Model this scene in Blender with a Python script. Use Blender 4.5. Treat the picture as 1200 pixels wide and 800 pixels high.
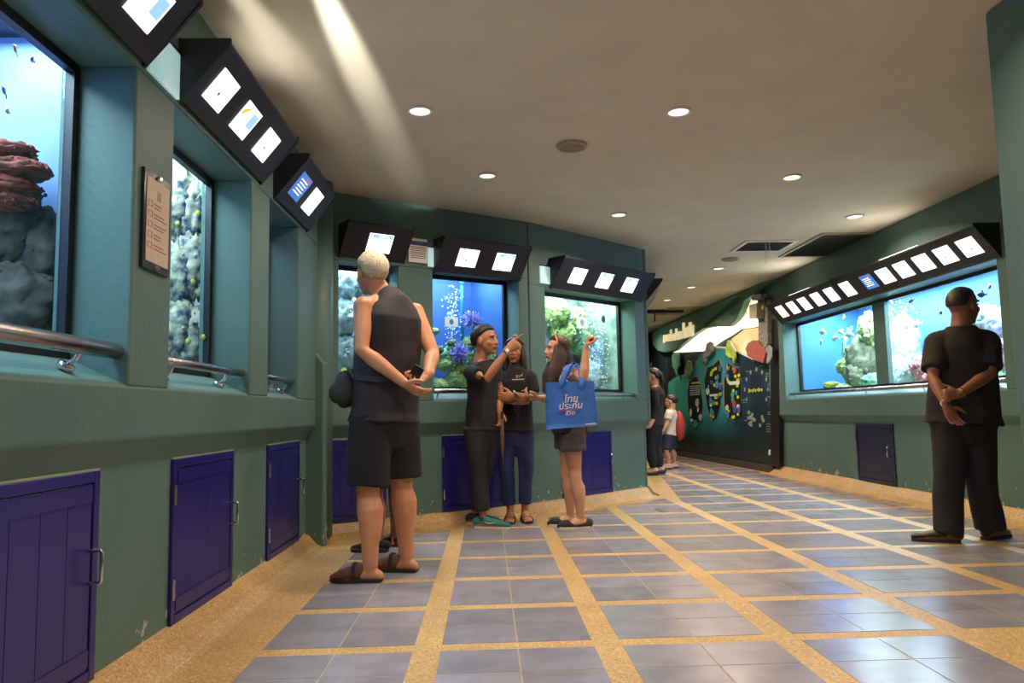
import bpy, bmesh, math, random
import numpy as np
from mathutils import Vector, noise as mnoise

for o in list(bpy.data.objects): bpy.data.objects.remove(o)
sc = bpy.context.scene
COL = sc.collection
random.seed(7)

# ------------------------------------------------------------------ camera
FPX, PITCH, ROLL, YAW, CAMH = 880.0, math.radians(5.42), math.radians(1.15), math.radians(2.0), 0.9
def _rz(a): c, s = math.cos(a), math.sin(a); return np.array([[c,-s,0],[s,c,0],[0,0,1.0]])
def _rx(a): c, s = math.cos(a), math.sin(a); return np.array([[1.0,0,0],[0,c,s],[0,-s,c]])
def _ry(a): c, s = math.cos(a), math.sin(a); return np.array([[c,0,-s],[0,1.0,0],[s,0,c]])
MC = _ry(ROLL) @ _rx(PITCH) @ _rz(YAW)          # world -> camera axes (right, forward, up)
CP = np.array([0.0, 0.0, CAMH])
cam_d = bpy.data.cameras.new('camera'); cam = bpy.data.objects.new('camera', cam_d); COL.objects.link(cam)
cam_d.sensor_fit = 'HORIZONTAL'; cam_d.sensor_width = 36.0; cam_d.lens = 36.0 * FPX / 1200.0
cam_d.clip_start = 0.02
_r, _f, _u = MC[0], MC[1], MC[2]
from mathutils import Matrix
cam.matrix_world = Matrix(((_r[0], _u[0], -_f[0], CP[0]), (_r[1], _u[1], -_f[1], CP[1]), (_r[2], _u[2], -_f[2], CP[2]), (0,0,0,1)))
sc.camera = cam

# ------------------------------------------------------------------ world, exposure
w = bpy.data.worlds.new('world'); sc.world = w; w.use_nodes = True
w.node_tree.nodes['Background'].inputs[0].default_value = (0.5, 0.55, 0.6, 1)
w.node_tree.nodes['Background'].inputs[1].default_value = 0.05
sc.view_settings.view_transform = 'Standard'; sc.view_settings.look = 'None'
sc.view_settings.exposure = 0.45; sc.view_settings.gamma = 1.0
sc.view_settings.use_curve_mapping = False
sc.cycles.use_denoising = True
sc.cycles.sample_clamp_indirect = 4.0
sc.cycles.transparent_max_bounces = 16
DOWNLIGHT_W = 13.0
TANK_W = 1.0

# ------------------------------------------------------------------ measuring helpers (photo pixel -> place in the room)
def ray(px, py):
    return MC.T @ np.array([(px-600)/FPX, 1.0, -(py-400)/FPX])
def onz(px, py, z=0.0):
    d = ray(px, py); return CP + d*((z-CAMH)/d[2])
def aty(px, py, Y):
    d = ray(px, py); return CP + d*(Y/d[1])
def onx(px, py, x):
    d = ray(px, py); return CP + d*(x/d[0])
def onplane(px, py, p0, p1):
    n = np.array([-(p1[1]-p0[1]), p1[0]-p0[0]]); d = ray(px, py)
    return CP + d*((n @ (np.array(p0)[:2]-CP[:2]))/(n @ d[:2]))

# ------------------------------------------------------------------ materials
def lin(c):
    if isinstance(c, str):
        c = [int(c[i:i+2], 16)/255 for i in (1, 3, 5)]
        c = [x/12.92 if x <= .04045 else ((x+.055)/1.055)**2.4 for x in c]
    return (c[0], c[1], c[2], 1.0)
MATS = {}
def mat(name, c1, c2=None, scale=8.0, rough=0.6, metal=0.0, bump=0.0, bscale=None, emit=0.0, ecol=None, spec=0.5, detail=4.0, lo=0.35, hi=0.65, sss=0.0):
    if name in MATS: return MATS[name]
    m = bpy.data.materials.new(name); m.use_nodes = True
    nt = m.node_tree; N = nt.nodes; L = nt.links
    b = N['Principled BSDF']
    b.inputs['Roughness'].default_value = rough; b.inputs['Metallic'].default_value = metal
    b.inputs['Specular IOR Level'].default_value = spec
    tc = N.new('ShaderNodeTexCoord')
    nz = N.new('ShaderNodeTexNoise'); nz.inputs['Scale'].default_value = scale; nz.inputs['Detail'].default_value = detail
    L.new(tc.outputs['Object'], nz.inputs['Vector'])
    cr = N.new('ShaderNodeValToRGB'); cr.color_ramp.elements[0].position = lo; cr.color_ramp.elements[1].position = hi
    a = lin(c1); c = lin(c2) if c2 is not None else tuple(x*0.9 for x in a[:3])+(1,)
    cr.color_ramp.elements[0].color = a; cr.color_ramp.elements[1].color = c
    L.new(nz.outputs['Fac'], cr.inputs['Fac']); L.new(cr.outputs['Color'], b.inputs['Base Color'])
    if bump:
        n2 = N.new('ShaderNodeTexNoise'); n2.inputs['Scale'].default_value = bscale or scale*4; n2.inputs['Detail'].default_value = 6
        L.new(tc.outputs['Object'], n2.inputs['Vector'])
        bp = N.new('ShaderNodeBump'); bp.inputs['Strength'].default_value = bump; bp.inputs['Distance'].default_value = 0.01
        L.new(n2.outputs['Fac'], bp.inputs['Height']); L.new(bp.outputs['Normal'], b.inputs['Normal'])
    if emit:
        if ecol is None: L.new(cr.outputs['Color'], b.inputs['Emission Color'])
        else: b.inputs['Emission Color'].default_value = lin(ecol)
        b.inputs['Emission Strength'].default_value = emit
    if sss:
        b.inputs['Subsurface Weight'].default_value = sss; b.inputs['Subsurface Radius'].default_value = (0.012, 0.005, 0.003)
    MATS[name] = m
    return m

def mat_wall(name, c1, c2, peel=False):
    m = bpy.data.materials.new(name); m.use_nodes = True; MATS[name] = m
    nt = m.node_tree; N = nt.nodes; L = nt.links; b = N['Principled BSDF']
    b.inputs['Roughness'].default_value = 0.5; b.inputs['Specular IOR Level'].default_value = 0.35
    geo = N.new('ShaderNodeNewGeometry')
    n1 = N.new('ShaderNodeTexNoise'); n1.inputs['Scale'].default_value = 2.2; n1.inputs['Detail'].default_value = 5
    L.new(geo.outputs['Position'], n1.inputs['Vector'])
    cr = N.new('ShaderNodeValToRGB'); cr.color_ramp.elements[0].color = lin(c1); cr.color_ramp.elements[1].color = lin(c2)
    cr.color_ramp.elements[0].position = .3; cr.color_ramp.elements[1].position = .7
    L.new(n1.outputs['Fac'], cr.inputs['Fac'])
    out = cr.outputs['Color']
    if peel:
        n3 = N.new('ShaderNodeTexNoise'); n3.inputs['Scale'].default_value = 16; n3.inputs['Detail'].default_value = 5
        L.new(geo.outputs['Position'], n3.inputs['Vector'])
        sx = N.new('ShaderNodeSeparateXYZ'); L.new(geo.outputs['Position'], sx.inputs[0])
        mr = N.new('ShaderNodeMapRange'); mr.inputs['From Min'].default_value = .09; mr.inputs['From Max'].default_value = .34
        mr.inputs['To Min'].default_value = .575; mr.inputs['To Max'].default_value = .80
        L.new(sx.outputs['Z'], mr.inputs['Value'])
        gt = N.new('ShaderNodeMath'); gt.operation = 'GREATER_THAN'
        L.new(n3.outputs['Fac'], gt.inputs[0]); L.new(mr.outputs['Result'], gt.inputs[1])
        mx = N.new('ShaderNodeMix'); mx.data_type = 'RGBA'
        L.new(gt.outputs[0], mx.inputs[0]); L.new(out, mx.inputs[6]); mx.inputs[7].default_value = lin('#a9a48c')
        out = mx.outputs[2]
    L.new(out, b.inputs['Base Color'])
    n2 = N.new('ShaderNodeTexNoise'); n2.inputs['Scale'].default_value = 45; n2.inputs['Detail'].default_value = 5
    L.new(geo.outputs['Position'], n2.inputs['Vector'])
    bp = N.new('ShaderNodeBump'); bp.inputs['Strength'].default_value = .22; bp.inputs['Distance'].default_value = .01
    L.new(n2.outputs['Fac'], bp.inputs['Height']); L.new(bp.outputs['Normal'], b.inputs['Normal'])
    return m

def mat_terrazzo(name, base, specks, rough):
    m = bpy.data.materials.new(name); m.use_nodes = True; MATS[name] = m
    nt = m.node_tree; N = nt.nodes; L = nt.links; b = N['Principled BSDF']
    b.inputs['Roughness'].default_value = rough
    geo = N.new('ShaderNodeNewGeometry')
    v = N.new('ShaderNodeTexVoronoi'); v.inputs['Scale'].default_value = 150
    L.new(geo.outputs['Position'], v.inputs['Vector'])
    n1 = N.new('ShaderNodeTexNoise'); n1.inputs['Scale'].default_value = 3; n1.inputs['Detail'].default_value = 6
    L.new(geo.outputs['Position'], n1.inputs['Vector'])
    sep = N.new('ShaderNodeSeparateColor'); L.new(v.outputs['Color'], sep.inputs[0])
    cr = N.new('ShaderNodeValToRGB'); cr.color_ramp.interpolation = 'CONSTANT'
    e = cr.color_ramp.elements; e[0].position = 0; e[0].color = lin(base); e[1].position = .55; e[1].color = lin(specks[0])
    for i, s in enumerate(specks[1:]):
        q = e.new(.75+.12*i); q.color = lin(s)
    L.new(sep.outputs[0], cr.inputs['Fac'])
    mx = N.new('ShaderNodeMix'); mx.data_type = 'RGBA'; mx.blend_type = 'MULTIPLY'; mx.inputs[0].default_value = .55
    c2 = N.new('ShaderNodeValToRGB'); c2.color_ramp.elements[0].position = .3; c2.color_ramp.elements[0].color = (.62,.58,.55,1); c2.color_ramp.elements[1].position = .65; c2.color_ramp.elements[1].color = (1,1,1,1)
    L.new(n1.outputs['Fac'], c2.inputs['Fac'])
    L.new(cr.outputs['Color'], mx.inputs[6]); L.new(c2.outputs['Color'], mx.inputs[7])
    L.new(mx.outputs[2], b.inputs['Base Color'])
    return m

def mat_tile(name):
    m = bpy.data.materials.new(name); m.use_nodes = True; MATS[name] = m
    nt = m.node_tree; N = nt.nodes; L = nt.links; b = N['Principled BSDF']
    geo = N.new('ShaderNodeNewGeometry'); oi = N.new('ShaderNodeObjectInfo')
    n1 = N.new('ShaderNodeTexNoise'); n1.inputs['Scale'].default_value = 7; n1.inputs['Detail'].default_value = 8
    L.new(geo.outputs['Position'], n1.inputs['Vector'])
    cr = N.new('ShaderNodeValToRGB'); cr.color_ramp.elements[0].position = .3; cr.color_ramp.elements[0].color = lin('#7c7a84')
    cr.color_ramp.elements[1].position = .72; cr.color_ramp.elements[1].color = lin('#918e97')
    L.new(n1.outputs['Fac'], cr.inputs['Fac'])
    hv = N.new('ShaderNodeHueSaturation')
    mr = N.new('ShaderNodeMapRange'); mr.inputs['To Min'].default_value = .86; mr.inputs['To Max'].default_value = 1.1
    L.new(oi.outputs['Random'], mr.inputs['Value']); L.new(mr.outputs['Result'], hv.inputs['Value'])
    L.new(cr.outputs['Color'], hv.inputs['Color']); L.new(hv.outputs['Color'], b.inputs['Base Color'])
    b.inputs['Roughness'].default_value = .23; b.inputs['Specular IOR Level'].default_value = .55
    n2 = N.new('ShaderNodeTexNoise'); n2.inputs['Scale'].default_value = 12
    L.new(geo.outputs['Position'], n2.inputs['Vector'])
    bp = N.new('ShaderNodeBump'); bp.inputs['Strength'].default_value = .06; bp.inputs['Distance'].default_value = .01
    L.new(n2.outputs['Fac'], bp.inputs['Height']); L.new(bp.outputs['Normal'], b.inputs['Normal'])
    return m

def mat_glass(name, tint, gloss=.05):
    m = bpy.data.materials.new(name); m.use_nodes = True; MATS[name] = m
    nt = m.node_tree; N = nt.nodes; L = nt.links
    N.remove(N['Principled BSDF'])
    t = N.new('ShaderNodeBsdfTransparent'); t.inputs[0].default_value = lin(tint)
    g = N.new('ShaderNodeBsdfGlossy'); g.inputs['Roughness'].default_value = .04
    mx = N.new('ShaderNodeMixShader'); mx.inputs[0].default_value = gloss
    nz = N.new('ShaderNodeTexNoise'); nz.inputs['Scale'].default_value = 3
    mp = N.new('ShaderNodeMath'); mp.operation = 'MULTIPLY'; mp.inputs[1].default_value = gloss*2
    L.new(nz.outputs['Fac'], mp.inputs[0]); L.new(mp.outputs[0], mx.inputs[0])
    L.new(t.outputs[0], mx.inputs[1]); L.new(g.outputs[0], mx.inputs[2])
    L.new(mx.outputs[0], N['Material Output'].inputs['Surface'])
    return m

M_WALL = mat_wall('teal_wall_paint', '#4e6b64', '#587269', True)
M_CEIL = mat('ceiling_paint', '#d6cdb6', '#cfc6b0', 3, .85, bump=.05)
M_TERR = mat_terrazzo('terrazzo', '#b5935a', ['#c2a066', '#9a7c4c', '#ceb27e'], .5)
M_TILE = mat_tile('blue_grey_tile')
M_GROUT = mat('grout', '#9c8f76', '#8d8069', 30, .8)
M_DOOR = mat('blue_gloss_paint', '#211c70', '#1c1864', 3, .28, bump=.04, bscale=12)
M_DOORD = mat('dark_navy_paint', '#1e2040', '#1a1c38', 3, .35)
M_STEEL = mat('brushed_steel', '#b9b2ae', '#a49c98', 20, .22, 1.0)
M_CHROME = mat('chrome', '#d8d4d0', '#c8c4c0', 20, .12, 1.0)
M_BLACK = mat('black_board', '#1f1e29', '#1b1a24', 6, .55)
M_SPECK = mat('speckled_black_board', '#1d1c20', '#4a4538', 90, .5, lo=.55, hi=.75)
M_FRAME = mat('black_frame', '#17151b', '#131117', 10, .4)
M_PANE = mat_glass('aquarium_glass', '#e6f6fb', .035)
M_WHITE = mat('white_plastic', '#e4e0d6', '#d8d4ca', 8, .4)
M_SCREEN = mat('lit_screen', '#f4f4fb', '#ecf0fa', 2, .3, emit=1.6)
M_SCREENB = mat('lit_blue_screen', '#4a7fc4', '#3a64a8', 2, .3, emit=.9)
M_BAR = mat('lit_title_bar', '#8fb9e8', '#86b0e0', 2, .3, emit=1.0)
M_PIC = mat('lit_picture', '#5a5a9a', '#48489a', 6, .3, emit=.5)
M_PICY = mat('lit_picture_yellow', '#f0b240', '#e0a030', 6, .3, emit=1.0)

# ------------------------------------------------------------------ object helpers
def org(o):
    v = np.zeros(3)
    while o is not None:
        v += np.array(o.location); o = o.parent
    return v
def tag(o, label=None, cat=None, group=None, kind=None):
    if label: o['label'] = label
    if cat: o['category'] = cat
    if group: o['group'] = group
    if kind: o['kind'] = kind
    return o
def empty(name, loc, label=None, cat=None, group=None, kind=None):
    o = bpy.data.objects.new(name, None); COL.objects.link(o); o.location = [float(x) for x in loc]
    o.empty_display_size = .1
    return tag(o, label, cat, group, kind)
def nrm(v):
    v = np.asarray(v, float); n = np.linalg.norm(v); return v/n if n > 1e-12 else v

class MB:
    def __init__(self): self.v = []; self.f = []
    def add(self, vs, fs):
        k = len(self.v); self.v += [tuple(float(c) for c in p) for p in vs]; self.f += [tuple(i+k for i in q) for q in fs]; return self
    def box(self, c, size, ax=None):
        c = np.asarray(c, float); h = np.asarray(size, float)/2
        A = np.eye(3) if ax is None else np.array([nrm(a) for a in ax])
        vs = [c + A[0]*h[0]*i + A[1]*h[1]*j + A[2]*h[2]*k for i in (-1, 1) for j in (-1, 1) for k in (-1, 1)]
        return self.add(vs, [(0,1,3,2),(4,6,7,5),(0,4,5,1),(2,3,7,6),(0,2,6,4),(1,5,7,3)])
    def mm(self, lo, hi):
        lo = np.array(lo, float); hi = np.array(hi, float); return self.box((lo+hi)/2, hi-lo)
    def prism(self, poly, d):
        n = len(poly); p = [np.asarray(q, float) for q in poly]; d = np.asarray(d, float)
        return self.add(p+[q+d for q in p], [tuple(range(n-1, -1, -1)), tuple(range(n, 2*n))]+[(i, (i+1) % n, n+(i+1) % n, n+i) for i in range(n)])
    def tube(self, pts, rad, hint=(1, 0, 0), n=14, cap='round'):
        pts = [np.asarray(p, float) for p in pts]; m = len(pts)
        rad = [(r, r) if np.isscalar(r) else tuple(r) for r in rad]
        T = [nrm(pts[min(i+1, m-1)]-pts[max(i-1, 0)]) for i in range(m)]
        rings = []
        def ring(c, t, ra, rb):
            h = np.asarray(hint, float); s = h - t*(h @ t)
            if np.linalg.norm(s) < 1e-4:
                h = np.array([.3, .9, .2]); s = h - t*(h @ t)
            s = nrm(s); d = np.cross(t, s)
            return [c + s*ra*math.cos(2*math.pi*i/n) + d*rb*math.sin(2*math.pi*i/n) for i in range(n)]
        if cap == 'round':
            for a in (75, 40):
                k = math.cos(math.radians(a)); e = math.sin(math.radians(a))*min(rad[0])
                rings.append(ring(pts[0]-T[0]*e, T[0], rad[0][0]*k, rad[0][1]*k))
        for c, t, r in zip(pts, T, rad): rings.append(ring(c, t, r[0], r[1]))
        if cap == 'round':
            for a in (40, 75):
                k = math.cos(math.radians(a)); e = math.sin(math.radians(a))*min(rad[-1])
                rings.append(ring(pts[-1]+T[-1]*e, T[-1], rad[-1][0]*k, rad[-1][1]*k))
        vs = [q for r in rings for q in r]; fs = []
        for i in range(len(rings)-1):
            for j in range(n):
                a = i*n+j; b = i*n+(j+1) % n; fs.append((a, b, b+n, a+n))
        fs.append(tuple(range(n-1, -1, -1))); k = (len(rings)-1)*n; fs.append(tuple(range(k, k+n)))
        return self.add(vs, fs)
    def ell(self, c, r, ax=None, nu=14, nv=9, fn=None):
        c = np.asarray(c, float); A = np.eye(3) if ax is None else np.array([nrm(a) for a in ax])
        r = (r, r, r) if np.isscalar(r) else r
        vs = []
        def pt(d):
            k = fn(d) if fn else 1.0
            return c + (A[0]*d[0]*r[0] + A[1]*d[1]*r[1] + A[2]*d[2]*r[2])*k
        vs.append(pt((0, 0, -1)))
        for i in range(1, nv):
            th = math.pi*i/nv - math.pi/2
            for j in range(nu):
                ph = 2*math.pi*j/nu
                vs.append(pt((math.cos(th)*math.cos(ph), math.cos(th)*math.sin(ph), math.sin(th))))
        vs.append(pt((0, 0, 1))); fs = []
        for j in range(nu): fs.append((0, 1+(j+1) % nu, 1+j))
        for i in range(nv-2):
            for j in range(nu):
                a = 1+i*nu+j; b = 1+i*nu+(j+1) % nu; fs.append((a, b, b+nu, a+nu))
        k = 1+(nv-2)*nu
        for j in range(nu): fs.append((k+j, k+(j+1) % nu, len(vs)-1))
        return self.add(vs, fs)
    def build(self, name, m, parent=None, smooth=False, bevel=0.0, loc=None):
        V = np.array(self.v, float)
        if parent is None:
            o0 = np.array([(V[:, 0].min()+V[:, 0].max())/2, (V[:, 1].min()+V[:, 1].max())/2, V[:, 2].min()]) if loc is None else np.array(loc, float)
        else: o0 = org(parent)
        me = bpy.data.meshes.new(name)
        me.from_pydata([tuple(p) for p in (V-o0)], [], self.f); me.update()
        o = bpy.data.objects.new(name, me); COL.objects.link(o); me.materials.append(m)
        if parent is None: o.location = o0
        else: o.parent = parent
        if smooth:
            for p in me.polygons: p.use_smooth = True
        if bevel:
            md = o.modifiers.new('bevel', 'BEVEL'); md.width = bevel; md.segments = 2; md.limit_method = 'ANGLE'
        return o

def remesh(mb, name, m, parent, vox=.006, smooth=4, disp=0.0, dscale=9.0, dvec=(1, 1, 1)):
    me = bpy.data.meshes.new('tmp'); me.from_pydata(mb.v, [], mb.f); me.update()
    t = bpy.data.objects.new('tmp', me); COL.objects.link(t)
    r = t.modifiers.new('r', 'REMESH'); r.mode = 'VOXEL'; r.voxel_size = vox
    s = t.modifiers.new('s', 'SMOOTH'); s.factor = .5; s.iterations = smooth
    dg = bpy.context.evaluated_depsgraph_get()
    n = bpy.data.meshes.new_from_object(t.evaluated_get(dg))
    bpy.data.objects.remove(t); bpy.data.meshes.remove(me)
    n.name = name; n.materials.clear(); n.materials.append(m)
    k = len(n.vertices); co = np.empty(k*3); n.vertices.foreach_get('co', co); co = co.reshape(-1, 3)
    if disp:
        no = np.empty(k*3); n.vertices.foreach_get('normal', no); no = no.reshape(-1, 3)
        q = co*np.array(dvec)*dscale
        a = np.array([mnoise.noise(Vector(p)) for p in q])
        co = co + no*(a*disp)[:, None]
    co -= org(parent)
    n.vertices.foreach_set('co', co.ravel()); n.update()
    n.polygons.foreach_set('use_smooth', [True]*len(n.polygons))
    o = bpy.data.objects.new(name, n); COL.objects.link(o); o.parent = parent
    return o

def text_mesh(body, size, name, m, parent, o0, ux, uz, un, thick=.001, align='CENTER', shear=0.0):
    cu = bpy.data.curves.new('t', 'FONT'); cu.body = body; cu.size = size; cu.align_x = align; cu.align_y = 'CENTER'; cu.extrude = thick; cu.shear = shear
    t = bpy.data.objects.new('t', cu); COL.objects.link(t)
    dg = bpy.context.evaluated_depsgraph_get(); me = bpy.data.meshes.new_from_object(t.evaluated_get(dg))
    bpy.data.objects.remove(t); bpy.data.curves.remove(cu)
    me.materials.clear(); me.materials.append(m); me.name = name
    A = np.array([nrm(ux), nrm(uz), nrm(un)]); base = np.asarray(o0, float) - (org(parent) if parent else 0)
    for v in me.vertices: v.co = Vector(base + np.array(v.co) @ A)
    o = bpy.data.objects.new(name, me); COL.objects.link(o)
    if parent: o.parent = parent
    return o
UP = np.array([0, 0, 1.0])
# ================================================================== STRUCTURE
ZC = 2.63            # ceiling height
class Seg:
    def __init__(self, p0, p1):
        self.p0 = np.array(p0[:2], float); p1 = np.array(p1[:2], float)
        self.len = np.linalg.norm(p1-self.p0); t = (p1-self.p0)/self.len
        self.t = np.array([t[0], t[1], 0]); self.n = np.array([t[1], -t[0], 0])
    def pt(self, s, n, z):
        return np.array([self.p0[0], self.p0[1], 0]) + self.t*s + self.n*n + UP*z
    def s_of(self, px, py, n=0.06):
        a = self.pt(0, n, 0); b = self.pt(self.len, n, 0); X = onplane(px, py, a, b)
        return float((X-a) @ self.t), float(X[2])
    @property
    def ax(self): return (self.t, self.n, UP)
PROUD = .06
Q0 = onz(380, 614, .1); Q1 = onz(620, 589.5, .1); Q2 = onz(757, 570, .1)
SL = Seg((-1.26, -2.4), (-1.26, 5.6))
SA = Seg(Q0, Q1); SB = Seg(Q1, Q2)
SR = Seg((3.98, 10.3), (3.98, 2.0))
SC = Seg((Q2[0]+.02, Q2[1]-.0), (Q2[0]+1.76, Q2[1]+11.0))
SM = Seg((3.55, 19.0), (3.98, 10.3))       # wall that carries the mural; n points into the corridor (-x)

def wall(seg, name, openings, zs, zt, ledge=.84, low=.745, ext=(0, 0)):
    mb = MB(); a, b = -ext[0], seg.len+ext[1]
    prof = [(-.2, 0), (0, 0), (0, low), (PROUD, ledge), (PROUD, zs), (-.15, zs+.1), (-.2, zs+.1)]
    mb.prism([seg.pt(a, n, z) for n, z in prof], seg.t*(b-a))
    cuts = [a]+[x for o in openings for x in o]+[b]
    for i in range(0, len(cuts), 2):
        if cuts[i+1]-cuts[i] > .01:
            s0, s1 = cuts[i], cuts[i+1]
            mb.box(seg.pt((s0+s1)/2, (PROUD-.2)/2, (zs+zt)/2+.0005), (s1-s0, PROUD+.2, zt-zs+.001), seg.ax)
    mb.box(seg.pt((a+b)/2, (PROUD-.2)/2, (zt+ZC)/2), (b-a, PROUD+.2, ZC-zt), seg.ax)
    return tag(mb.build(name, M_WALL, bevel=.008), kind='structure')

Yl = lambda y: y+2.4
OPL = [(Yl(-.6), Yl(.85)), (Yl(1.15), Yl(2.56)), (Yl(2.88), Yl(3.85)), (Yl(4.17), Yl(4.83))]
sA4 = [SA.s_of(397, 400)[0], SA.s_of(467, 380)[0]]; sA5 = [SA.s_of(508, 400)[0], SA.s_of(609, 400)[0]]
sB6 = [SB.s_of(640, 400)[0], SB.s_of(746, 410)[0]]
OPA = [tuple(sA4), tuple(sA5)]; OPB = [tuple(sB6)]
OPR = [(.55, 4.75)]
wl = wall(SL, 'wall_left', OPL[1:], 1.015, 2.13)
wa = wall(SA, 'wall_back', OPA, 1.01, 2.10, .83, .735)
wb = wall(SB, 'wall_back_end', OPB, 1.0, 2.05, .80, .71)
wr = wall(SR, 'wall_right', OPR, 1.0, 2.0, .80, .73)
tag(wall(SC, 'wall_corridor', [(99, 99)], 1.0, 2.05, .80, .71))
# painted column and post in the corner where left and back wall meet
mb = MB(); mb.tube([(-1.27, 5.5, .05), (-1.27, 5.5, ZC)], [.15, .15], n=24, cap='flat'); mb.build('corner_column', M_WALL, wl, True)
pc = onz(369, 641); ztop = aty(369, 411, pc[1])[2]
mb = MB(); hw = .068; x0, y0 = pc[0], pc[1]
mb.prism([(x0-hw, y0-.05, 0), (x0+hw, y0-.05, 0), (x0+hw, y0-.05, ztop-.09), (x0-.005, y0-.05, ztop), (x0-hw, y0-.05, ztop-.06)], (0, .12, 0))
mb.build('corner_post', M_WALL, wl, bevel=.012)

# near pier on the right, ledge profile seen from its end
pp = onz(1153, 16, ZC); zl1 = aty(1184, 478, pp[1])[2]; zl2 = aty(1200, 560, pp[1])[2]
pin = aty(1203, 560, pp[1])[0]-pp[0]
mb = MB()
mb.prism([(pp[0]+a, pp[1], z) for a, z in ((0, ZC), (0, zl1), (pin, zl2), (pin, 0), (2.0, 0), (2.0, ZC))], (0, -3.4, 0))
tag(mb.build('wall_pier', M_WALL, bevel=.015), kind='structure')
mb = MB(); mb.mm((-1.6, -2.6, 0), (4.6, -2.4, ZC)); tag(mb.build('wall_near', M_WALL), kind='structure')
mb = MB(); mb.mm((4.2, -2.5, 0), (4.4, 2.2, ZC)); tag(mb.build('wall_right_near', M_WALL), kind='structure')
# far end of the corridor
M_DARKW = mat('dark_teal_paint', '#1d3138', '#182a30', 2, .6)
mb = MB(); mb.mm((2.0, 19.0, 0), (5.0, 19.2, ZC)); we = tag(mb.build('wall_end', M_DARKW), kind='structure')
M_PALE = mat('pale_wall_panel', '#d9dcd2', '#c8ccc4', 2, .6)
mb = MB(); mb.mm((3.9, 18.93, .15), (4.25, 18.99, 1.9)); mb.build('pale_panel', M_PALE, we)
mb = MB(); mb.mm((3.55, 18.93, 1.3), (3.88, 18.99, 2.0)); mb.build('blue_panel', mat('blue_panel_paint', '#2f5f8c', '#28527a', 2, .5), we)
mb = MB(); mb.mm((SM.p0[0]-.0, 10.3, 0), (SM.p0[0]+.01, 10.31, .01))
mb = MB(); mb.prism([SM.pt(0, 0, 0), SM.pt(SM.len, 0, 0), SM.pt(SM.len, -.25, 0), SM.pt(0, -.25, 0)], UP*ZC)
wm = tag(mb.build('wall_mural', M_DARKW), kind='structure')

# ceiling
mb = MB(); mb.mm((-3.2, -2.6, ZC), (6.2, 19.4, ZC+.12)); ceil = tag(mb.build('ceiling', M_CEIL), kind='structure')
# floor slab of terrazzo, tiles stand 1.5 mm proud of it
mb = MB(); mb.mm((-3.2, -2.6, -.12), (6.2, 19.4, 0)); floor = tag(mb.build('floor', M_TERR), kind='structure')

def clip(poly, nx, ny, c):        # keep nx*x+ny*y <= c
    out = []
    for i in range(len(poly)):
        a, b = poly[i], poly[(i+1) % len(poly)]
        da, db = nx*a[0]+ny*a[1]-c, nx*b[0]+ny*b[1]-c
        if da <= 0: out.append(a)
        if (da < 0 < db) or (db < 0 < da):
            k = da/(da-db); out.append((a[0]+(b[0]-a[0])*k, a[1]+(b[1]-a[1])*k))
    return out
def clip_seg(poly, seg, d):       # keep the side in front of the wall by d
    n = seg.n; c0 = seg.pt(0, d, 0)
    return clip(poly, -n[0], -n[1], -(n[0]*c0[0]+n[1]*c0[1]))
def area(p): return abs(sum(p[i][0]*p[(i+1) % len(p)][1]-p[(i+1) % len(p)][0]*p[i][1] for i in range(len(p))))/2
X0, SX, Y0, SY, BW, BT, GR = -.2457, .6975, 3.013, .602, .108, .088, .007
tiles = []
for ci in range(-1, 6):
    xa, xb = X0+ci*SX+BW/2, X0+(ci+1)*SX-BW/2
    for ri in range(-6, 27):
        ya, yb = Y0+ri*SY+BT/2, Y0+(ri+1)*SY-BT/2
        xm, ym = (xa+xb)/2, (ya+yb)/2
        for (u0, u1) in ((xa, xm-GR/2), (xm+GR/2, xb)):
            for (v0, v1) in ((ya, ym-GR/2), (ym+GR/2, yb)):
                p = [(u0, v0), (u1, v0), (u1, v1), (u0, v1)]; full = True; a0 = area(p)
                if ci < 3: p = clip_seg(p, SA if (u0+u1)/2 < Q1[0] else SB, .27)
                else: p = clip_seg(p, SC, .3)
                if p: p = clip_seg(p, SR, .2) if v0 < 10.3 else clip_seg(p, SM, .12)
                if p and u0 > 1.85 and v1 < 3.0: p = []
                if len(p) < 3 or area(p) < .0008: continue
                tiles.append((p, area(p) > a0*.999))
def seen(p):
    c = np.array([sum(q[0] for q in p)/len(p), sum(q[1] for q in p)/len(p), 0]); k = MC @ (c-CP)
    return k[1] > .3 and abs(k[0]/k[1]) < .72 and k[2]/k[1] > -.50
tiles.sort(key=lambda t: (not seen(t[0]), sum(q[1] for q in t[0])/len(t[0])))
TT = .0015
tw, td = (SX-BW-GR)/2, (SY-BT-GR)/2
tm = bpy.data.meshes.new('tile')
_b = MB().box((0, 0, 0), (tw, td, TT*2)); tm.from_pydata(_b.v, [], _b.f); tm.materials.append(M_TILE)
rest = MB(); nt_ = 0
for p, full in tiles:
    if nt_ < 300 and seen(p):
        nt_ += 1
        if full:
            o = bpy.data.objects.new('tile', tm); COL.objects.link(o); o.parent = floor
            c = np.mean(np.array(p), 0); o.location = (c[0]-floor.location[0], c[1]-floor.location[1], -floor.location[2])
        else:
            q = MB().prism([(x, y, -TT) for x, y in p], (0, 0, 2*TT)).build('tile', M_TILE, floor)
    else: rest.prism([(x, y, -TT) for x, y in p], (0, 0, 2*TT))
tag(rest.build('far_tiles', M_TILE, floor), kind='stuff')
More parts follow.
